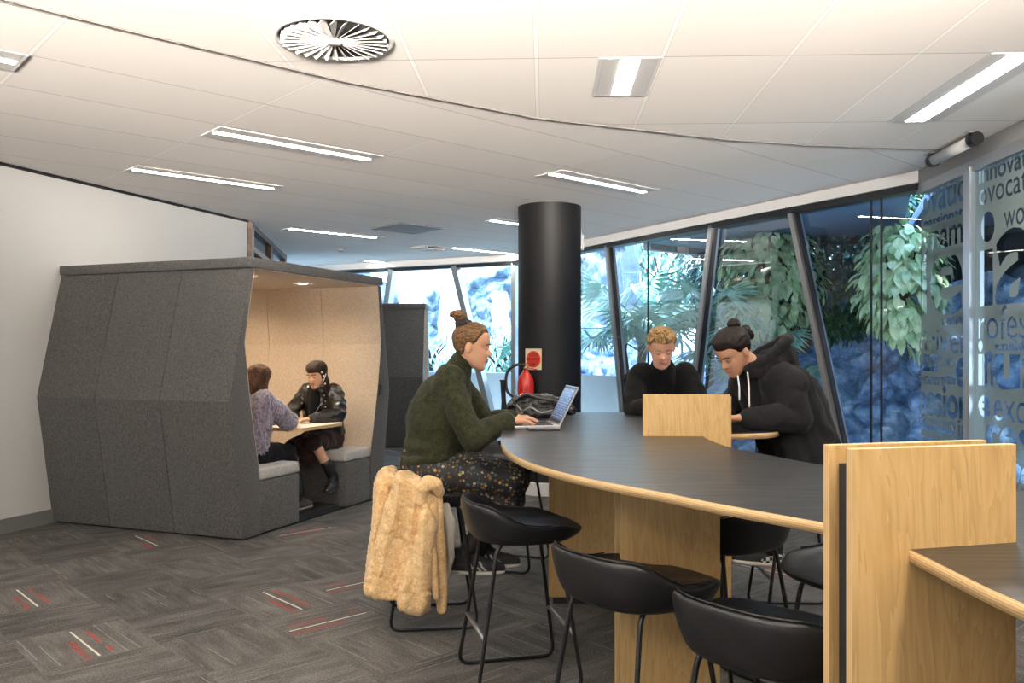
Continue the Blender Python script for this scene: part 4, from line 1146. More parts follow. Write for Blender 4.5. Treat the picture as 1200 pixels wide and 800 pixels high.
B = Blob(); hem = [(-.395+.135*math.cos(q_), 4.325+.175*math.sin(q_), .825+.018*math.cos(q_)) for q_ in [2*PI*k/16 for k in range(17)]]
B.chain(hem, [.026]*17); link('hem', B.mesh(.006, 3, folds(.003, 20)), m_sw, sw, smooth=True)
m, nt, b = newmat('black floral print'); v = coords(nt)
vo = nt.nodes.new('ShaderNodeTexVoronoi'); vo.inputs['Scale'].default_value = 58; nt.links.new(v, vo.inputs[0])
vo2 = nt.nodes.new('ShaderNodeTexVoronoi'); vo2.inputs['Scale'].default_value = 24; nt.links.new(v, vo2.inputs[0])
sp = nt.nodes.new('ShaderNodeSeparateColor'); nt.links.new(vo.outputs['Color'], sp.inputs[0])
fl = S(nt, vo.outputs['Distance']).lt(.46)*S(nt, sp.outputs[0]).gt(.30)*S(nt, vo2.outputs['Distance']).lt(.66)
fc = ramp(nt, sp.outputs[1], [(.0, (.16, .08, .02)), (.3, (.42, .24, .05)), (.5, (.36, .30, .18)), (.7, (.05, .085, .10)), (.9, (.07, .06, .02))])
for e in nt.nodes:
    if e.type == 'VALTORGB': e.color_ramp.interpolation = 'CONSTANT'
nt.links.new(mixc(nt, fl, (.006, .006, .008), fc), b.inputs['Base Color']); b.inputs['Roughness'].default_value = .75; M_floral = m
B = Blob()
for i in (0, 1):
    B.chain([J['hip'][i], V(J['hip'][i]).lerp(V(J['kn'][i]), .5), V(J['kn'][i])], [.112, .100, .078])
    B.cap(V(J['kn'][i])+V((-.02, 0, 0)), V(J['kn'][i])+V((.010, 0, -.115)), .062, .040)
B.cap((-.40, 4.33, .80), (-.40, 4.33, .77), .165, .165); B.cap((-.36, 4.33, .755), (.0, 4.32, .70), .09, .085); B.cap((-.30, 4.33, .715), (.0, 4.31, .63), .05, .06); B.cap((-.12, 4.21, .66), (-.02, 4.20, .575), .035, .03)
link('skirt', B.mesh(.007, 5, lambda p, n: folds(.007, 9, (1, 1, .5))(p, n)), M_floral, P, smooth=True)
B = Blob()
for i in (0, 1):
    k_, a_ = V(J['kn'][i]), V(J['an'][i]); B.chain([k_, k_.lerp(a_, .35), a_], [.056, .056, .040]); B.cap(k_, V(J['hip'][i]).lerp(k_, .6), .055, .06)
link('tights', B.mesh(.006, 3), pm('sheer black tights', (.014, .010, .009), .6), P, smooth=True)
def sneaker(par, ankle, toe, upper, sole, stripes=None, name='shoe', h=.0, size=1.0, side=-1):
    """low shoe from heel below the ankle to the toe; returns nothing"""
    an, to = V(ankle), V(toe); d = (to-an); d.z = 0; d.normalize(); pit = math.atan2(to.z-an.z+.06, (to-an).length)
    q = V((d.x, d.y, 0)); lf = V((-d.y, d.x, 0)); Mx = frame(an+V((0, 0, -.055)), q, lf, (0, 0, 1)) @ Matrix.Rotation(-pit if pit < 0 else -pit, 4, 'Y') @ Matrix.Diagonal((size, size, size, 1))
    B = Blob(); T = lambda x, y, z: Mx @ V((x, y, z))
    B.chain([T(-.045, 0, .005), T(.06, 0, .0), T(.135, 0, -.008), T(.175, 0, -.014)], [.036, .040, .038, .028]); B.cap(T(-.03, 0, .055), T(.01, 0, .035), .038, .042); B.cap(T(.0, 0, .05), T(.08, 0, .012), .038, .034)
    me = B.mesh(.005, 3, lambda p, n: 0)
    inv = Mx.inverted()
    for v_ in me.vertices:
        l = inv @ v_.co
        if l.z < -.028: l.z = -.028; v_.co = Mx @ l
    s_ = link(name, me, upper, par, smooth=True)
    B = Blob()
    for y in (-.012, .012): B.chain([T(-.05, y, -.032), T(.06, y*1.6, -.032), T(.135, y*1.7, -.032), T(.180, y, -.030)], [.028, .028, .028, .022], (Mx.to_3x3() @ V((0, 0, 1)), .45))
    link('sole', B.mesh(.005, 2), sole, s_, smooth=True)
    if stripes:
        for sd_ in (-1, 1):
            for kx in range(3):
                bm = bmesh.new(); x = .035+kx*.026; tube(bm, [T(x+.022, sd_*.040, -.020), T(x, sd_*.0425, .002), T(x-.012, sd_*.034, .026)], [.0055]*3, 6); link('stripe', bm, stripes, s_, smooth=True)
    return s_
M_whs = pm('white shoe rubber', (.68, .64, .56), .5)
for i in (0, 1): sneaker(P, J['an'][i], J['toe'][i], pm('black suede', (.012,)*3, .7), M_whs, M_white)
m_h = M_hair('light brown hair', (.045, .022, .010), (.26, .145, .062), (9, 60, 40))
B = Blob(); head_grid(B.bm, Mh, hair_off(.074, .0, -.060, .013, .005, 3, (30, 12, 70)), feat=False)
hr = link('hair', B.mesh(.004, 2), m_h, P, smooth=True)
B = Blob(); c = Mh @ V((0, -.035, .142))
c = at(541, 378, 4.30)
B.ell(c+V((.01, 0, -.004)), (.036, .034, .030), None, 2)
rng = random.Random(4)
for k in range(9):
    a_ = k*.7; B.ell(c+V((math.cos(a_)*.032+.012, math.sin(a_)*.032, -.010+.011*math.sin(k*2.1))), (.017, .017, .015), None, 2)
link('scrunchie', B.mesh(.004, 2, folds(.003, 40)), pm('black scrunchie', (.012, .010, .010), .8), hr, smooth=True)
B = Blob(); c2 = at(537, 370, 4.30); B.ell(c2, (.034, .032, .027), None, 2); B.ell(c2+V((-.020, 0, .006)), (.024, .022, .020), None, 2); B.ell(c2+V((.004, -.012, .016)), (.020, .018, .014), None, 2); B.ell(c2+V((.024, 0, -.002)), (.018, .02, .018), None, 2)
link('bun', B.mesh(.004, 2, folds(.004, 35)), m_h, hr, smooth=True)

# --- blond man in black
Mh = headM((.893, 5.10, 1.375), (-.03, -1, -.52), .02)
J = dict(Mh=Mh, neck=V((.925, 5.25, 1.255)), chest=V((.945, 5.40, 1.12)), pelvis=V((.975, 5.60, .78)),
         sh=[(.775, 5.34, 1.190), (1.125, 5.34, 1.190)], el=[(.745, 5.20, 1.000), (1.135, 5.18, 1.005)], wr=[(.86, 4.98, 1.02), (1.04, 4.97, 1.02)],
         hand=[((.5, -.6, -.05), (0, 0, 1), (.3, .5, 0), .4), ((-.5, -.6, -.05), (0, 0, 1), (-.3, .5, 0), .4)],
         hip=[(.88, 5.58, .76), (1.07, 5.58, .76)], kn=[(.86, 5.22, .70), (1.09, 5.22, .70)], an=[(.87, 5.36, .33), (1.08, 5.36, .33)], toe=[(.87, 5.22, .27), (1.08, 5.22, .27)])
P = person('blond man in a black jumper looking down behind the far plywood divider', (.975, 5.6, 0))
link('body', skin_body(J, 1.0), M_skin('rosy fair skin', (.70, .39, .27)), P, smooth=True)
face_bits(P, Mh, pm('blond brow', (.30, .17, .07), .6))
M_bk = mat_fabric('black fine knit', (.003, .003, .0035), (.008, .008, .009), 200, .4, .02)
B = top_blob(J, 1.0, .016); B.chain([(.79, 5.38, 1.17), (1.10, 5.38, 1.17)], [.085, .085]); sw = link('jumper', B.mesh(.006, 5, folds(.006, 8)), M_bk, P, smooth=True)
B = Blob(); B.cap((.928, 5.265, 1.245), (.915, 5.215, 1.285), .070, .062)
B.bm.free()
M_jean = mat_fabric('black denim', (.004, .004, .006), (.014, .014, .018), 160, .3, .02)
def trousers(J, par, k=1.0, mat=None):
    B = Blob(); B.cap(V(J['pelvis'])+V((0, 0, .02)), V(J['pelvis'])-V((0, 0, .02)), .135*k, .135*k)
    for i in (0, 1):
        B.chain([J['hip'][i], V(J['hip'][i]).lerp(V(J['kn'][i]), .5), J['kn'][i], V(J['kn'][i]).lerp(V(J['an'][i]), .5), J['an'][i]], [.098*k, .084*k, .068*k, .060*k, .052*k])
    return link('trousers', B.mesh(.007, 4, folds(.007, 10)), mat or M_jean, par, smooth=True)
trousers(J, P)
for i in (0, 1): sneaker(P, J['an'][i], J['toe'][i], pm('black suede', (.012,)*3, .7), M_whs)
m_h = M_hair('blond hair', (.17, .095, .035), (.47, .30, .13))
B = Blob(); head_grid(B.bm, Mh, hair_off(.060, .008, -.055, .015, .008, 9, (50, 50, 30)), feat=False)
for k in range(70):
    a_ = rng.uniform(0, 2*PI); r = rng.uniform(0, 1)**.5; x = .066*r*math.cos(a_); y = .01+.075*r*math.sin(a_); z = .112*math.sqrt(max(0, 1-(x/.078)**2-((y)/.10)**2))
    p = Mh @ V((x*1.05, y, z+.006)); q = Mh @ V((x*1.15+rng.uniform(-.012, .012), y+.020+rng.uniform(-.01, .01), z+.022+rng.uniform(-.006, .006))); B.cap(p, q, .009, .0035, seg=8)
link('hair', B.mesh(.0035, 1), m_h, P, smooth=True)

# --- man in the dark hoodie
Mh = headM((1.105, 4.255, 1.352), (-.80, -.46, -.72), -.05)
J = dict(Mh=Mh, neck=V((1.225, 4.30, 1.260)), chest=V((1.335, 4.34, 1.105)), pelvis=V((1.475, 4.36, .78)),
         sh=[(1.335, 4.155, 1.200), (1.235, 4.50, 1.205)], el=[(1.385, 4.13, 1.030), (1.20, 4.68, 1.015)], wr=[(1.13, 4.12, 1.030), (1.04, 4.46, 1.015)],
         hand=[((-1, .18, -.05), (0, 0, 1), (.1, 1, 0), .45), ((-1, -.4, -.05), (0, 0, 1), (.1, -1, 0), .45)],
         hip=[(1.46, 4.265, .76), (1.46, 4.46, .76)], kn=[(1.06, 4.26, .715), (1.06, 4.46, .715)], an=[(1.315, 4.36, .355), (1.33, 4.52, .355)], toe=[(1.20, 4.34, .31), (1.20, 4.52, .31)])
P = person('dark-haired man in a charcoal hoodie leaning over the table, hair in a top knot', (1.475, 4.36, 0))
link('body', skin_body(J, 1.0), M_skin('tan skin', (.56, .31, .19)), P, smooth=True)
face_bits(P, Mh, pm('black brow', (.03, .02, .015), .6))
M_hd = mat_fabric('washed black sweatshirt fleece', (.005, .005, .006), (.014, .014, .016), 220, .35, .03)
B = top_blob(J, 1.04, .024, full=.03); B.cap((1.44, 4.33, 1.12), (1.545, 4.36, .86), .13, .125); B.chain([(1.355, 4.17, 1.18), (1.25, 4.48, 1.18)], [.088, .085]); B.cap((1.38, 4.22, 1.18), (1.50, 4.27, .92), .10, .10)
sw = link('hoodie', B.mesh(.006, 6, folds(.011, 6)), M_hd, P, smooth=True)
B = Blob()
B.chain(catmull([(1.165, 4.205, 1.262), (1.205, 4.165, 1.290), (1.275, 4.165, 1.345), (1.345, 4.20, 1.400), (1.385, 4.28, 1.415), (1.355, 4.37, 1.395), (1.275, 4.425, 1.34), (1.19, 4.41, 1.285), (1.155, 4.36, 1.255)], 4), [.024]*33)
B.chain([(1.20, 4.19, 1.26), (1.28, 4.19, 1.30), (1.36, 4.25, 1.34), (1.37, 4.33, 1.34), (1.29, 4.40, 1.30)], [.040, .045, .050, .050, .045]); B.cap((1.37, 4.29, 1.33), (1.40, 4.31, 1.22), .06, .055)
link('hood', B.mesh(.006, 4, folds(.006, 14)), M_hd, sw, smooth=True)
m_cord = pm('white cord', (.70, .68, .66), .7)
for (px, y0, y1, Y) in ((865, 440, 466, 4.13), (876.5, 436, 474, 4.10)):
    bm = bmesh.new(); p0, p1 = at(px-.5, y0, Y+.01), at(px+.8, y1, Y-.03); tube(bm, [p0, p0.lerp(p1, .5)+V((.002, -.01, 0)), p1-V((0, .01, 0)), p1-V((0, .01, .012))], [.0042, .0042, .0042, .003], 8); link('drawstring', bm, m_cord, sw, smooth=True)
trousers(J, P)
m, nt, b = newmat('checkered canvas'); ck = nt.nodes.new('ShaderNodeTexChecker'); ck.inputs['Scale'].default_value = 58; ck.inputs[1].default_value = (.65, .62, .56, 1); ck.inputs[2].default_value = (.012, .012, .012, 1)
nt.links.new(coords(nt), ck.inputs[0]); nt.links.new(ck.outputs[0], b.inputs['Base Color']); M_chk = m
for i in (0, 1):
    s_ = sneaker(P, J['an'][i], J['toe'][i], pm('black suede', (.012,)*3, .7), M_whs)
    an, to = V(J['an'][i]), V(J['toe'][i]); d = (to-an); d.z = 0; d.normalize(); q_ = an+V((0, 0, -.055))
    B = Blob(); B.chain([q_+d*-.045+V((0, 0, .002)), q_+d*.045+V((0, 0, -.004))], [.0385, .0425]); me = B.mesh(.005, 2)
    bm = bmesh.new(); bm.from_mesh(me); bpy.data.meshes.remove(me); bmesh.ops.delete(bm, geom=[f for f in bm.faces if abs((f.calc_center_median()-q_).z) > .020], context='FACES')
    link('checker_panel', bm, M_chk, s_, smooth=True)
m_h = M_hair('dark brown hair', (.003, .002, .0015), (.014, .008, .005))
B = Blob(); head_grid(B.bm, Mh, hair_off(.060, -.004, -.050, .015, .006, 5, (60, 20, 60)), feat=False)
hr = link('hair', B.mesh(.004, 2), m_h, P, smooth=True)
B = Blob(); c = at(860, 380, 4.26); B.ell(c, (.031, .031, .029), None, 2); B.cap(c, at(862, 392, 4.27), .020, .022); link('bun', B.mesh(.004, 2, folds(.005, 40)), m_h, hr, smooth=True)
B = Blob(); B.chain([at(864, 394, 4.30), at(874, 388, 4.32), at(879, 393, 4.32)], [.022, .030, .018]); link('ponytail', B.mesh(.004, 2, folds(.005, 40)), m_h, hr, smooth=True)
bm = bmesh.new(); tube(bm, [c+V((.019*math.cos(q), .019*math.sin(q), -.018)) for q in [k*PI/6 for k in range(12)]], .004, 6, closed=True); link('hair_tie', bm, pm('dark red hair tie', (.10, .02, .02), .6), hr, smooth=True)

# --- two people in the pod
PM = mw(pod1)
def pd(x, y, z): return PM @ V((x, y, z))
def pv(x, y, z): return PM.to_3x3() @ V((x, y, z))
Mh = headM(pd(1.335, .285, 1.150), pv(-1, .05, -.28))
J = dict(Mh=Mh, neck=pd(1.42, .31, 1.025), chest=pd(1.47, .32, .88), pelvis=pd(1.56, .35, .585),
         sh=[pd(1.44, .145, .975), pd(1.44, .485, .975)], el=[pd(1.35, .075, .80), pd(1.34, .56, .80)], wr=[pd(1.13, .20, .785), pd(1.13, .40, .785)],
         hand=[(pv(-.8, .7, -.1), V((0, 0, 1)), pv(.5, .5, 0), .5), (pv(-.8, -.7, -.1), V((0, 0, 1)), pv(.5, -.5, 0), .5)],
         hip=[pd(1.55, .26, .575), pd(1.55, .43, .575)], kn=[pd(1.17, .20, .58), pd(1.17, .44, .52)], an=[pd(1.30, .10, .275), pd(1.10, .30, .155)], toe=[pd(1.20, .07, .20), pd(.99, .26, .095)])
P = person('dark-haired woman in a black leather jacket on the right bench inside the booth', (pd(1.56, .35, 0)))
link('body', skin_body(J, .92, .0055), M_skin('warm skin', (.72, .42, .27)), P, smooth=True)
face_bits(P, Mh, pm('black brow', (.03, .02, .015), .6))
B = top_blob(J, .93, .020, full=.01); B.cap(pd(1.50, .33, .70), pd(1.55, .33, .52), .15, .14)
jk = link('leather_jacket', B.mesh(.0065, 4, folds(.012, 11)), pm('biker leather', (.010, .009, .008), .28, spec=.6, nscale=60, nstr=.3, dist=.004), P, smooth=True)
B = Blob(); B.cap(pd(1.355, .315, .98), pd(1.350, .32, .80), .050, .055, (pv(0, 1, 0), .9)); link('shirt', B.mesh(.006, 3), M_bk, P, smooth=True)
m_st = pm('bright studs', (.6, .58, .52), .25, .9)
bm = bmesh.new()
for (y, z) in ((.21, .97), (.20, .92), (.20, .87), (.43, .97), (.44, .90)): bmesh.ops.create_icosphere(bm, subdivisions=2, radius=.008, matrix=Matrix.Translation(pd(1.335, y, z)))
link('studs', bm, m_st, jk, smooth=True)
bm = bmesh.new(); tube(bm, [pd(1.318, .235, .90), pd(1.300, .28, .82)], .004, 6); link('zip', bm, m_st, jk)
B = Blob()
for i in (0, 1): B.cap(J['hip'][i], V(J['kn'][i]), .095, .070)
B.cap(pd(1.50, .34, .57), pd(1.2, .32, .53), .10, .09); B.cap(pd(1.25, .30, .52), pd(1.22, .28, .44), .08, .07)
link('skirt', B.mesh(.007, 4, folds(.008, 9)), mat_fabric('dark maroon cloth', (.012, .005, .005), (.035, .014, .013), 160, .3, .1), P, smooth=True)
M_boot = pm('black boot leather', (.010, .010, .010), .3, spec=.6)
for i in (0, 1):
    k_, a_ = V(J['kn'][i]), V(J['an'][i]); B = Blob(); B.cap(k_.lerp(a_, .62), a_, .050, .044); link('boot_shaft', B.mesh(.006, 2), M_boot, P, smooth=True)
    sneaker(P, J['an'][i], J['toe'][i], M_boot, pm('black rubber', (.02,)*3, .6), name='boot')
m_h = M_hair('near black hair', (.008, .005, .004), (.05, .026, .016))
B = Blob(); head_grid(B.bm, Mh, hair_off(.034, -.02, -.08, .015, .004, 5, (60, 20, 60)), feat=False)
B.chain([Mh @ V((-.068, .0, .0)), Mh @ V((-.085, .0, -.06)), Mh @ V((-.085, .01, -.13))], [.030, .030, .018]); B.cap(Mh @ V((0, -.07, 0)), Mh @ V((0, -.07, -.09)), .05, .04)
hr = link('hair', B.mesh(.005, 2), m_h, P, smooth=True)
bm = bmesh.new()
for k in range(4): bmesh.ops.create_icosphere(bm, subdivisions=2, radius=.011-.001*k, matrix=Matrix.Translation(Mh @ V((-.082-.012*(k % 2), .034, .035-.035*k))))
tube(bm, [Mh @ V((-.085, .045, -.05)), Mh @ V((-.120, .03, .02))], .004, 6)
link('hair_ornament', bm, pm('white ribbon', (.7, .68, .66), .6), hr, smooth=True)

Mh = headM(pd(.50, .255, 1.125), pv(1, .18, -.22))
J = dict(Mh=Mh, neck=pd(.43, .27, 1.00), chest=pd(.41, .28, .87), pelvis=pd(.38, .30, .585),
         sh=[pd(.43, .44, .955), pd(.42, .11, .955)], el=[pd(.62, .52, .80), pd(.66, .10, .800)], wr=[pd(.88, .38, .79), pd(.88, .24, .79)],
         hand=[(pv(.9, -.3, -.05), V((0, 0, 1)), pv(0, -1, 0), .5), (pv(.9, .3, -.05), V((0, 0, 1)), pv(0, 1, 0), .5)],
         hip=[pd(.40, .39, .575), pd(.40, .22, .575)], kn=[pd(.80, .40, .54), pd(.80, .20, .54)], an=[pd(.80, .42, .155), pd(.86, .17, .155)], toe=[pd(.92, .42, .095), pd(.98, .16, .095)])
P = person('brown-haired person in a fluffy mauve jumper sitting on the left bench inside the booth', (pd(.38, .30, 0)))
link('body', skin_body(J, .92, .0055), M_skin('fair skin pod', (.70, .44, .31)), P, smooth=True)
face_bits(P, Mh, pm('brown brow', (.16, .09, .045), .6))
m_fl = mat_fabric('mauve fluffy mohair', (.10, .085, .12), (.34, .30, .38), 55, 1.0, .8)
B = top_blob(J, .95, .026, full=.01); fz = folds(.010, 45, (1, 1, .5)); f2 = folds(.006, 9)
link('jumper', B.mesh(.006, 3, lambda p, n: fz(p, n)+f2(p, n)), m_fl, P, smooth=True)
trousers(J, P, .95)
for i in (0, 1): sneaker(P, J['an'][i], J['toe'][i], pm('brown grey suede', (.05, .045, .04), .7), pm('grey rubber', (.16, .15, .14), .6))
m_h = M_hair('chestnut hair', (.030, .014, .008), (.14, .065, .032))
B = Blob(); head_grid(B.bm, Mh, hair_off(.060, -.02, -.09, .018, .004, 5, (60, 20, 60)), feat=False); B.chain([Mh @ V((0, -.05, .02)), Mh @ V((0, -.075, -.06)), Mh @ V((0, -.06, -.13))], [.065, .055, .042])
B.chain([Mh @ V((.055, -.01, .0)), Mh @ V((.06, -.02, -.10))], [.032, .025]); B.chain([Mh @ V((-.055, -.01, .0)), Mh @ V((-.06, -.02, -.10))], [.032, .025])
link('hair', B.mesh(.005, 2, folds(.004, 22, (1, 1, .3))), m_h, P, smooth=True)
# ------------------------------------------------------------ the garden outside
rng = random.Random(11)
bm = bmesh.new(); prism(bm, [(.3, 12.6), (-3.9, 14.9), (-14, 14.9), (-14, 34), (20, 34), (20, 3), (7.6, 3), (7.6, 6.1), (3.6, 7.0)], -.3, -.05)
structure('garden_ground', bm, pm('pebbled garden bed', (.12, .12, .12), .9, nscale=8, nstr=.6, var=.5))
M_pale = pm('pale rendered wall', (.55, .62, .66), .8, nscale=3, nstr=.1, var=.12)
def strip_wall(name, pts, z0, z1, th, mat, label, cat):
    bm = bmesh.new()
    for p, q in zip(pts, pts[1:]): bar(bm, (*p, (z0+z1)/2), (*q, (z0+z1)/2), th, z1-z0, (V((q[0]-p[0], q[1]-p[1], 0)).cross(V((0, 0, 1)))))
    o = link(name, bm, mat); tag(o, label, cat, kind='structure'); return o
a0 = fpt(L1, .55); a1 = fpt(m1[0]-.15, .55); 
strip_wall('garden_wall', [(a1.x, a1.y), (a0.x+.1, a0.y+.3), gpt(.3, .6).xy[:], gpt(L2+1, .6).xy[:]], -.1, 1.03, .16, M_pale, 'low pale wall outside the windows', 'wall')
def rock_mat(name, c0, c1, c2):
    m, nt, b = newmat(name); v = coords(nt); n = tex(nt, 'ShaderNodeTexNoise', v, Scale=1.6, Detail=9, Roughness=.65, Distortion=.6)
    n2 = tex(nt, 'ShaderNodeTexNoise', v, Scale=11, Detail=6)
    f = S(nt, n.outputs[0])*.7+S(nt, n2.outputs[0])*.3
    nt.links.new(ramp(nt, f, [(.36, c0), (.52, c1), (.66, c2)]), b.inputs['Base Color']); b.inputs['Roughness'].default_value = .5
    bump(nt, b, f, .55, .05); return m
M_rock = rock_mat('blue grey rock', (.05, .11, .26), (.28, .44, .68), (.75, .86, 1.0))
M_rockp = rock_mat('pale wet rock', (.05, .09, .13), (.20, .27, .34), (.52, .58, .64))
def rock(name, label, path, z0, top, lean, amp, seed, mat, nx=150, nz=90, sc_=1.0, group=None):
    """craggy face following a path; top(s) gives its height; lean moves the upper part outwards"""
    P_ = catmull([V((x, y, 0)) for x, y in path], 12); n = len(P_); bm = bmesh.new(); rows = []
    for i in range(nx+1):
        s = i/nx; t = s*(n-1); k = min(int(t), n-2); p = P_[k].lerp(P_[k+1], t-k); d = (P_[k+1]-P_[k]).normalized(); no = V((d.y, -d.x, 0))
        H = top(s)+.35*noise.noise(V((s*9+seed, 0, 0))); col = []
        for j in range(nz+1):
            u = j/nz; q = p+no*(lean*u**1.4)+V((0, 0, z0+(H-z0)*u))
            w1 = V((q.x*sc_+seed, q.y*sc_, q.z*.75*sc_))
            cell = noise.cell(w1*1.3+V((noise.noise(w1*2)*.6,)*3)); 
            vd = noise.voronoi(w1*1.1)[0]; crag = (vd[1]-vd[0]); vd2 = noise.voronoi(w1*3.1)[0]
            h = amp*(crag*.9+.38*(vd2[1]-vd2[0])+.4*noise.noise(w1*.8)+.15*noise.noise(w1*6))
            q = q-no*h+V((0, 0, .10*amp*noise.noise(w1*2.2)))
            col.append(bm.verts.new(q))
        # fold the back down so that the rock has a body
        q = col[-1].co; col.append(bm.verts.new(q+no*.9+V((0, 0, -.15)))); col.append(bm.verts.new(V((q.x, q.y, z0))+no*1.3))
        rows.append(col)
    for a_, b_ in zip(rows, rows[1:]):
        for j in range(len(a_)-1): bm.faces.new((a_[j], b_[j], b_[j+1], a_[j+1]))
    bm.faces.new(rows[0]); bm.faces.new(list(reversed(rows[-1])))
    bmesh.ops.recalc_face_normals(bm, faces=bm.faces)
    for f in bm.faces: f.smooth = False
    o = link(name, bm, mat); tag(o, label, 'rock', group); return o
rock('boulder_bank', 'blue craggy rock face outside the window to the right of the hooded man', [(6.8, 6.6), (6.1, 8.6), (5.0, 10.2), (4.0, 11.6), (3.0, 13.0)], -.2, lambda s: 2.85-1.25*s, .9, 1.15, 3.1, M_rock, 170, 80, .95)
rock('boulder_bank', 'blue grey rocks behind the palms, between the two young men and the column', [(4.6, 12.6), (3.2, 13.8), (1.8, 15.0), (.6, 16.2)], -.2, lambda s: 1.55+.25*math.sin(s*9), .8, .7, 8.7, M_rock, 130, 60, 1.0)
rock('waterfall_rock', 'tall pale rock face with white water seen through the far windows', [(1.6, 16.4), (-.6, 17.6), (-3.2, 18.0), (-7, 18.6)], -.2, lambda s: 3.25+.5*math.sin(s*7+1), 1.6, .9, 5.2, M_rockp, 190, 110, .9)
# white water running over it
m, nt, b = newmat('white water'); b.inputs['Base Color'].default_value = (.65, .72, .80, 1); b.inputs['Roughness'].default_value = .4
bump(nt, b, tex(nt, 'ShaderNodeTexNoise', coords(nt, 'Object', (9, 9, .8)), Scale=3, Detail=5).outputs[0], .8, .05); M_water = m
for k, (x, y, w_, h) in enumerate(((-1.25, 16.55, .30, 2.9), (-.25, 16.3, .22, 2.5), (-2.1, 16.9, .35, 2.7))):
    B = Blob()
    for i in range(5):
        xx = x+(i-2)*w_/4; B.chain([(xx, y+.9, h), (xx+.03, y+.45, h*.8), (xx-.02, y+.18, h*.4), (xx, y, .0)], [.05, .05, .06, .09])
    o = link('waterfall', B.mesh(.03, 2, folds(.04, 5, (1.5, 1, .4))), M_water, smooth=True); tag(o, ('middle', 'rightmost', 'leftmost')[k]+' of the thin white streams falling down the pale rock face', 'waterfall', 'streams on the pale rock')

# leaves
def leaf_mat(name, c0, c1, rough=.45):
    m, nt, b = newmat(name); n = tex(nt, 'ShaderNodeTexNoise', coords(nt), Scale=7, Detail=3)
    nt.links.new(ramp(nt, n.outputs[0], [(.35, c0), (.65, c1)]), b.inputs['Base Color']); b.inputs['Roughness'].default_value = rough
    b.inputs['Transmission Weight'].default_value = 0; b.inputs['Specular IOR Level'].default_value = .4; return m
def leaf(bm, p, d, up, L, W, bend=.25):
    d = V(d).normalized(); up = V(up); s = d.cross(up)
    if s.length < 1e-4: s = d.orthogonal()
    s.normalize(); n = s.cross(d)
    r = []
    for t, w_ in ((0, .0), (.25, .8), (.55, 1), (.82, .6), (1, 0)):
        c = p+d*L*t-n*(bend*L*t*t); r.append((c-s*W*w_/2+n*W*.12*w_, c, c+s*W*w_/2+n*W*.12*w_))
    vs = [[bm.verts.new(q) for q in row] if 0 < i < 4 else [bm.verts.new(row[1])] for i, row in enumerate(r)]
    bm.faces.new((vs[0][0], vs[1][1], vs[1][0])); bm.faces.new((vs[0][0], vs[1][2], vs[1][1]))
    for a_, b_ in ((vs[1], vs[2]), (vs[2], vs[3])):
        bm.faces.new((a_[0], a_[1], b_[1], b_[0])); bm.faces.new((a_[1], a_[2], b_[2], b_[1]))
    bm.faces.new((vs[3][0], vs[3][1], vs[4][0])); bm.faces.new((vs[3][1], vs[3][2], vs[4][0]))
def bush(label, c, r, n, L, W, mat, seed, droop=.5, group=None, name='shrub', stemmat=None, cat='shrub'):
    rg = random.Random(seed); c = V(c); t = thing(name, label, cat, (c.x, c.y, 0), 0, group); bm = bmesh.new(); st = bmesh.new()
    for k in range(n):
        u = V((rg.gauss(0, 1), rg.gauss(0, 1), rg.gauss(0, 1))).normalized(); rad = rg.uniform(.45, 1)**.6
        q = V((u.x*r[0]*rad, u.y*r[1]*rad, u.z*r[2]*rad)); q *= 1+.22*noise.noise(q*2.2+V((seed, 0, 0)))
        d = V((u.x+rg.uniform(-.6, .6), u.y+rg.uniform(-.6, .6), u.z*.4-droop+rg.uniform(-.4, .4)))
        leaf(bm, c+q, d, V((u.x*.4, u.y*.4, 1)), L*rg.uniform(.6, 1.25), W*rg.uniform(.7, 1.2))
    link('foliage', bm, mat, t)
    for k in range(9):
        u = V((rg.gauss(0, .5), rg.gauss(0, .5), 1)).normalized(); base = V((c.x, c.y, max(-.1, c.z-r[2]*.85)))
        tube(st, [base, base.lerp(c, .5)+u*.1, c+V((u.x*r[0], u.y*r[1], u.z*r[2]*.7))], [.03, .02, .008], 6)
    link('stems', st, stemmat or pm('brown stems', (.05, .03, .02), .9), t)
    return t
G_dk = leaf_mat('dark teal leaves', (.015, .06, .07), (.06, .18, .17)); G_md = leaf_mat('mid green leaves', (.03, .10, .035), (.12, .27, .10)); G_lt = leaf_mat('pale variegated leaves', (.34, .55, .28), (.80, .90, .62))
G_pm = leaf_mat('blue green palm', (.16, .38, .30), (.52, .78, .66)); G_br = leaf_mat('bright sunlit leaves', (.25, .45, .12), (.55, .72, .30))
gp = 'leafy shrubs above the rocks'
bush('broad pale-leaved climber above the rocks, left of the rightmost leaning window post', at(905, 322, 11.2), (.65, .55, .85), 900, .20, .11, G_lt, 1, .8, gp)
bush('cream-leaved climber at the far right beside the lettered glass', at(1055, 325, 9.6), (.45, .45, .75), 600, .20, .11, G_lt, 2, .8, gp)
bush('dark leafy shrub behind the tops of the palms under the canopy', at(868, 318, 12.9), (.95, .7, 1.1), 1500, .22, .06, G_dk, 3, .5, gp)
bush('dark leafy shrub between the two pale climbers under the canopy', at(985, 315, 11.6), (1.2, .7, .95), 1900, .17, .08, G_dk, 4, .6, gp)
bush('mid green shrub on the rock ledge right of the rightmost leaning post', at(1003, 344, 11.3), (.55, .35, .42), 700, .17, .08, G_md, 5, .5, gp)
bush('feathery green shrub growing low on the rock ledge beneath the climbers', at(968, 370, 11.4), (.50, .3, .26), 600, .22, .035, G_md, 6, .3, gp)
bush('mid green climber beside the frosted glass above the blue rock', at(1045, 356, 10.6), (.38, .3, .36), 450, .17, .05, G_md, 7, .5, gp)
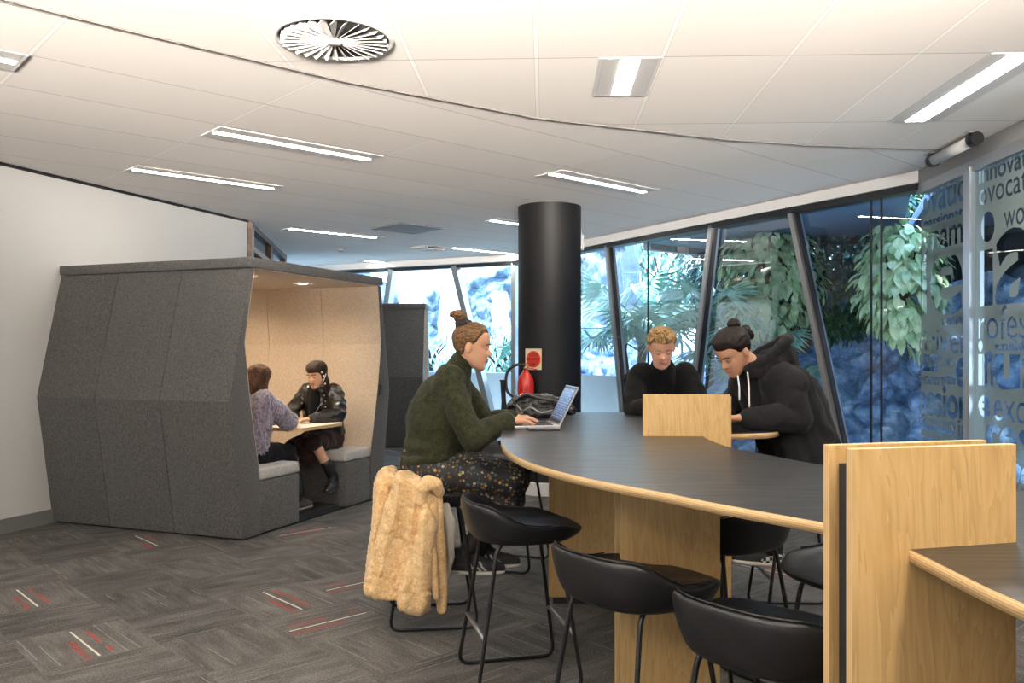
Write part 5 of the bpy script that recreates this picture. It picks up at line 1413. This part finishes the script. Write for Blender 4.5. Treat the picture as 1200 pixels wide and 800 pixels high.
bush('bright sunlit foliage seen in the gap beyond the canopy at the upper right', at(1075, 240, 14), (.9, .6, .95), 1100, .20, .10, G_br, 8, .4, gp)
bush('hazy tree crown behind the tall palms', at(775, 300, 19.5), (2.2, 1.2, 1.5), 1500, .34, .10, G_pm, 9, .4, gp)
bush('small ferny clump at the foot of the pale waterfall rock', at(585, 415, 14.8), (.55, .4, .5), 500, .34, .035, G_pm, 10, .2, gp)
bush('ferny clump low on the pale rock left of the seated woman', at(505, 415, 16), (.5, .4, .35), 350, .30, .035, G_pm, 12, .2, gp)
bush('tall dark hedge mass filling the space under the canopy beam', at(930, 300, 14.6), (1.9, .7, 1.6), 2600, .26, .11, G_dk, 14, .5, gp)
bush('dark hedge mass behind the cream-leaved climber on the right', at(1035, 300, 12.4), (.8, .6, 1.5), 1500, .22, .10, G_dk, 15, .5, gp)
# fan palms
def fan(bm, st, base, tip, R, rg, nl=20):
    d = (tip-base).normalized(); tube(st, [base, base.lerp(tip, .5)+V((0, 0, .06)), tip], [.014, .010, .006], 5)
    s = d.cross(V((0, 0, 1))); s = s.normalized() if s.length > .01 else V((1, 0, 0)); n = s.cross(d).normalized()
    tilt = rg.uniform(-.5, .3); d2 = (d*math.cos(tilt)+n*math.sin(tilt)).normalized(); n2 = s.cross(d2)
    for k in range(nl):
        a_ = (k/(nl-1)-.5)*4.1; v = (d2*math.cos(a_)+s*math.sin(a_)-n2*.15*abs(a_)).normalized()
        leaf(bm, tip, v, n2, R*(1-.12*abs(a_))*rg.uniform(.88, 1.08), R*.085, rg.uniform(.25, .6))
def palm(label, x, y, H, nf, R, seed, spread=1.0, low=.25):
    rg = random.Random(seed); t = thing('fan_palm', label, 'palm tree', (x, y, 0), 0, 'fan palms outside the windows')
    bm = bmesh.new(); B_ = V((x, y, -.1)); T_ = V((x+rg.uniform(-.12, .12), y+rg.uniform(-.1, .1), H*.62))
    tube(bm, [B_.lerp(T_, k/8)+V((.01*math.sin(k*3), 0, 0)) for k in range(9)], [.06+.008*(k % 2) for k in range(9)], 10)
    link('trunk', bm, pm('fibrous palm trunk', (.07, .05, .035), .95, nscale=30, nstr=.8), t)
    for k in range(nf):
        a_ = k*2.399+rg.uniform(-.3, .3); el = rg.uniform(-.15, 1.15); b0 = B_.lerp(T_, rg.uniform(low*2, 1)); ln = rg.uniform(.5, .95)*spread
        tip = b0+V((math.cos(a_)*math.cos(el), math.sin(a_)*math.cos(el), math.sin(el)))*ln
        fb, sb = bmesh.new(), bmesh.new(); fan(fb, sb, b0, tip, R*rg.uniform(.8, 1.1), rg)
        f = link('frond', fb, G_pm, t); link('stalk', sb, G_md, f)
palm('tall fan palm just right of the column behind the first leaning post', 1.75, 12.9, 3.0, 15, .62, 21, 1.0, .38)
palm('fan palm directly behind the blond man', 2.45, 11.6, 3.1, 15, .58, 22, 1.0, .36)
palm('fan palm between the blond man and the second leaning post, tallest fronds', 2.95, 12.9, 3.5, 14, .66, 23)
palm('shorter fan palm close to the glass left of the blond man', 1.75, 11.7, 2.6, 11, .48, 24, .8, .42)
palm('small fan palm partly hidden by the left side of the column', .15, 15.0, 1.9, 9, .5, 25, .8)
palm('fan palm behind the second leaning post, beside the dark shrub', 3.25, 11.2, 2.4, 11, .52, 26, .85)
# reddish bare branch between the men and the rocks
B = Blob(); B.chain([at(935, 400, 11.3), at(942, 385, 11.4), at(944, 370, 11.5)], [.13, .10, .05]); B.chain([at(944, 386, 11.4), at(953, 378, 11.5)], [.09, .03])
o = link('rock', B.mesh(.015, 1, folds(.05, 11)), pm('rusty red stone', (.28, .11, .07), .8), smooth=True); tag(o, 'rusty reddish stone standing on the ledge left of the rightmost leaning post', 'rock')

# canopy over the garden path, with its edge beam
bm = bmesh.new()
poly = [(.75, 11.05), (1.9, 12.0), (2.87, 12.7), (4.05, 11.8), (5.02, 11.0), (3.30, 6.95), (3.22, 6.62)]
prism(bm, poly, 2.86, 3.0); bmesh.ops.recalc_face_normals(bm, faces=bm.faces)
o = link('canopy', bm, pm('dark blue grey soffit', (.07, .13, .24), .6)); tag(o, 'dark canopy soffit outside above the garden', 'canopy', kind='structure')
bm = bmesh.new()
for p, q in zip(poly[1:4]+[(5.4, 10.7)], poly[2:4]+[(5.4, 10.7), (6.6, 9.9)]): bar(bm, (*p, 2.83), (*q, 2.83), .10, .14, (0, 0, 1))
o = link('canopy_beam', bm, pm('dark steel beam', (.02, .025, .035), .5)); tag(o, 'dark beam along the edge of the canopy outside', 'beam', kind='structure')

bm = bmesh.new(); bar(bm, (5.75, 11.8, 1.9), (8.6, 7.2, 1.9), .15, 4.2, (1, .6, 0)); o = link('sky_block_screen', bm, pm('dark blue blocker', (.012, .02, .032), .8)); tag(o, 'added dark screen blocking the sky beyond the lettered partition', 'wall', kind='structure')  # dark wall added to shut out sky and light behind the film
bm = bmesh.new(); bar(bm, (8.6, 7.2, 1.9), (8.6, 2.0, 1.9), .15, 4.2, (1, 0, 0)); o = link('sky_block_screen', bm, pm('dark blue blocker', (.012, .02, .032), .8)); tag(o, 'added dark screen blocking light far right beyond the partition', 'wall', kind='structure')  # second added wall, shuts out light from the right
bm = bmesh.new(); prism(bm, [(3.5, 6.72), (6.3, 8.2), (8.6, 7.2), (5.75, 11.8), (5.1, 11.0)], 2.88, 3.0); bmesh.ops.recalc_face_normals(bm, faces=bm.faces); o = link('canopy', bm, pm('dark blue grey soffit', (.07, .13, .24), .6)); tag(o, 'added dark slab covering the sky beyond the lettered partition', 'canopy', kind='structure')  # soffit added to cover the sky seen past the partition
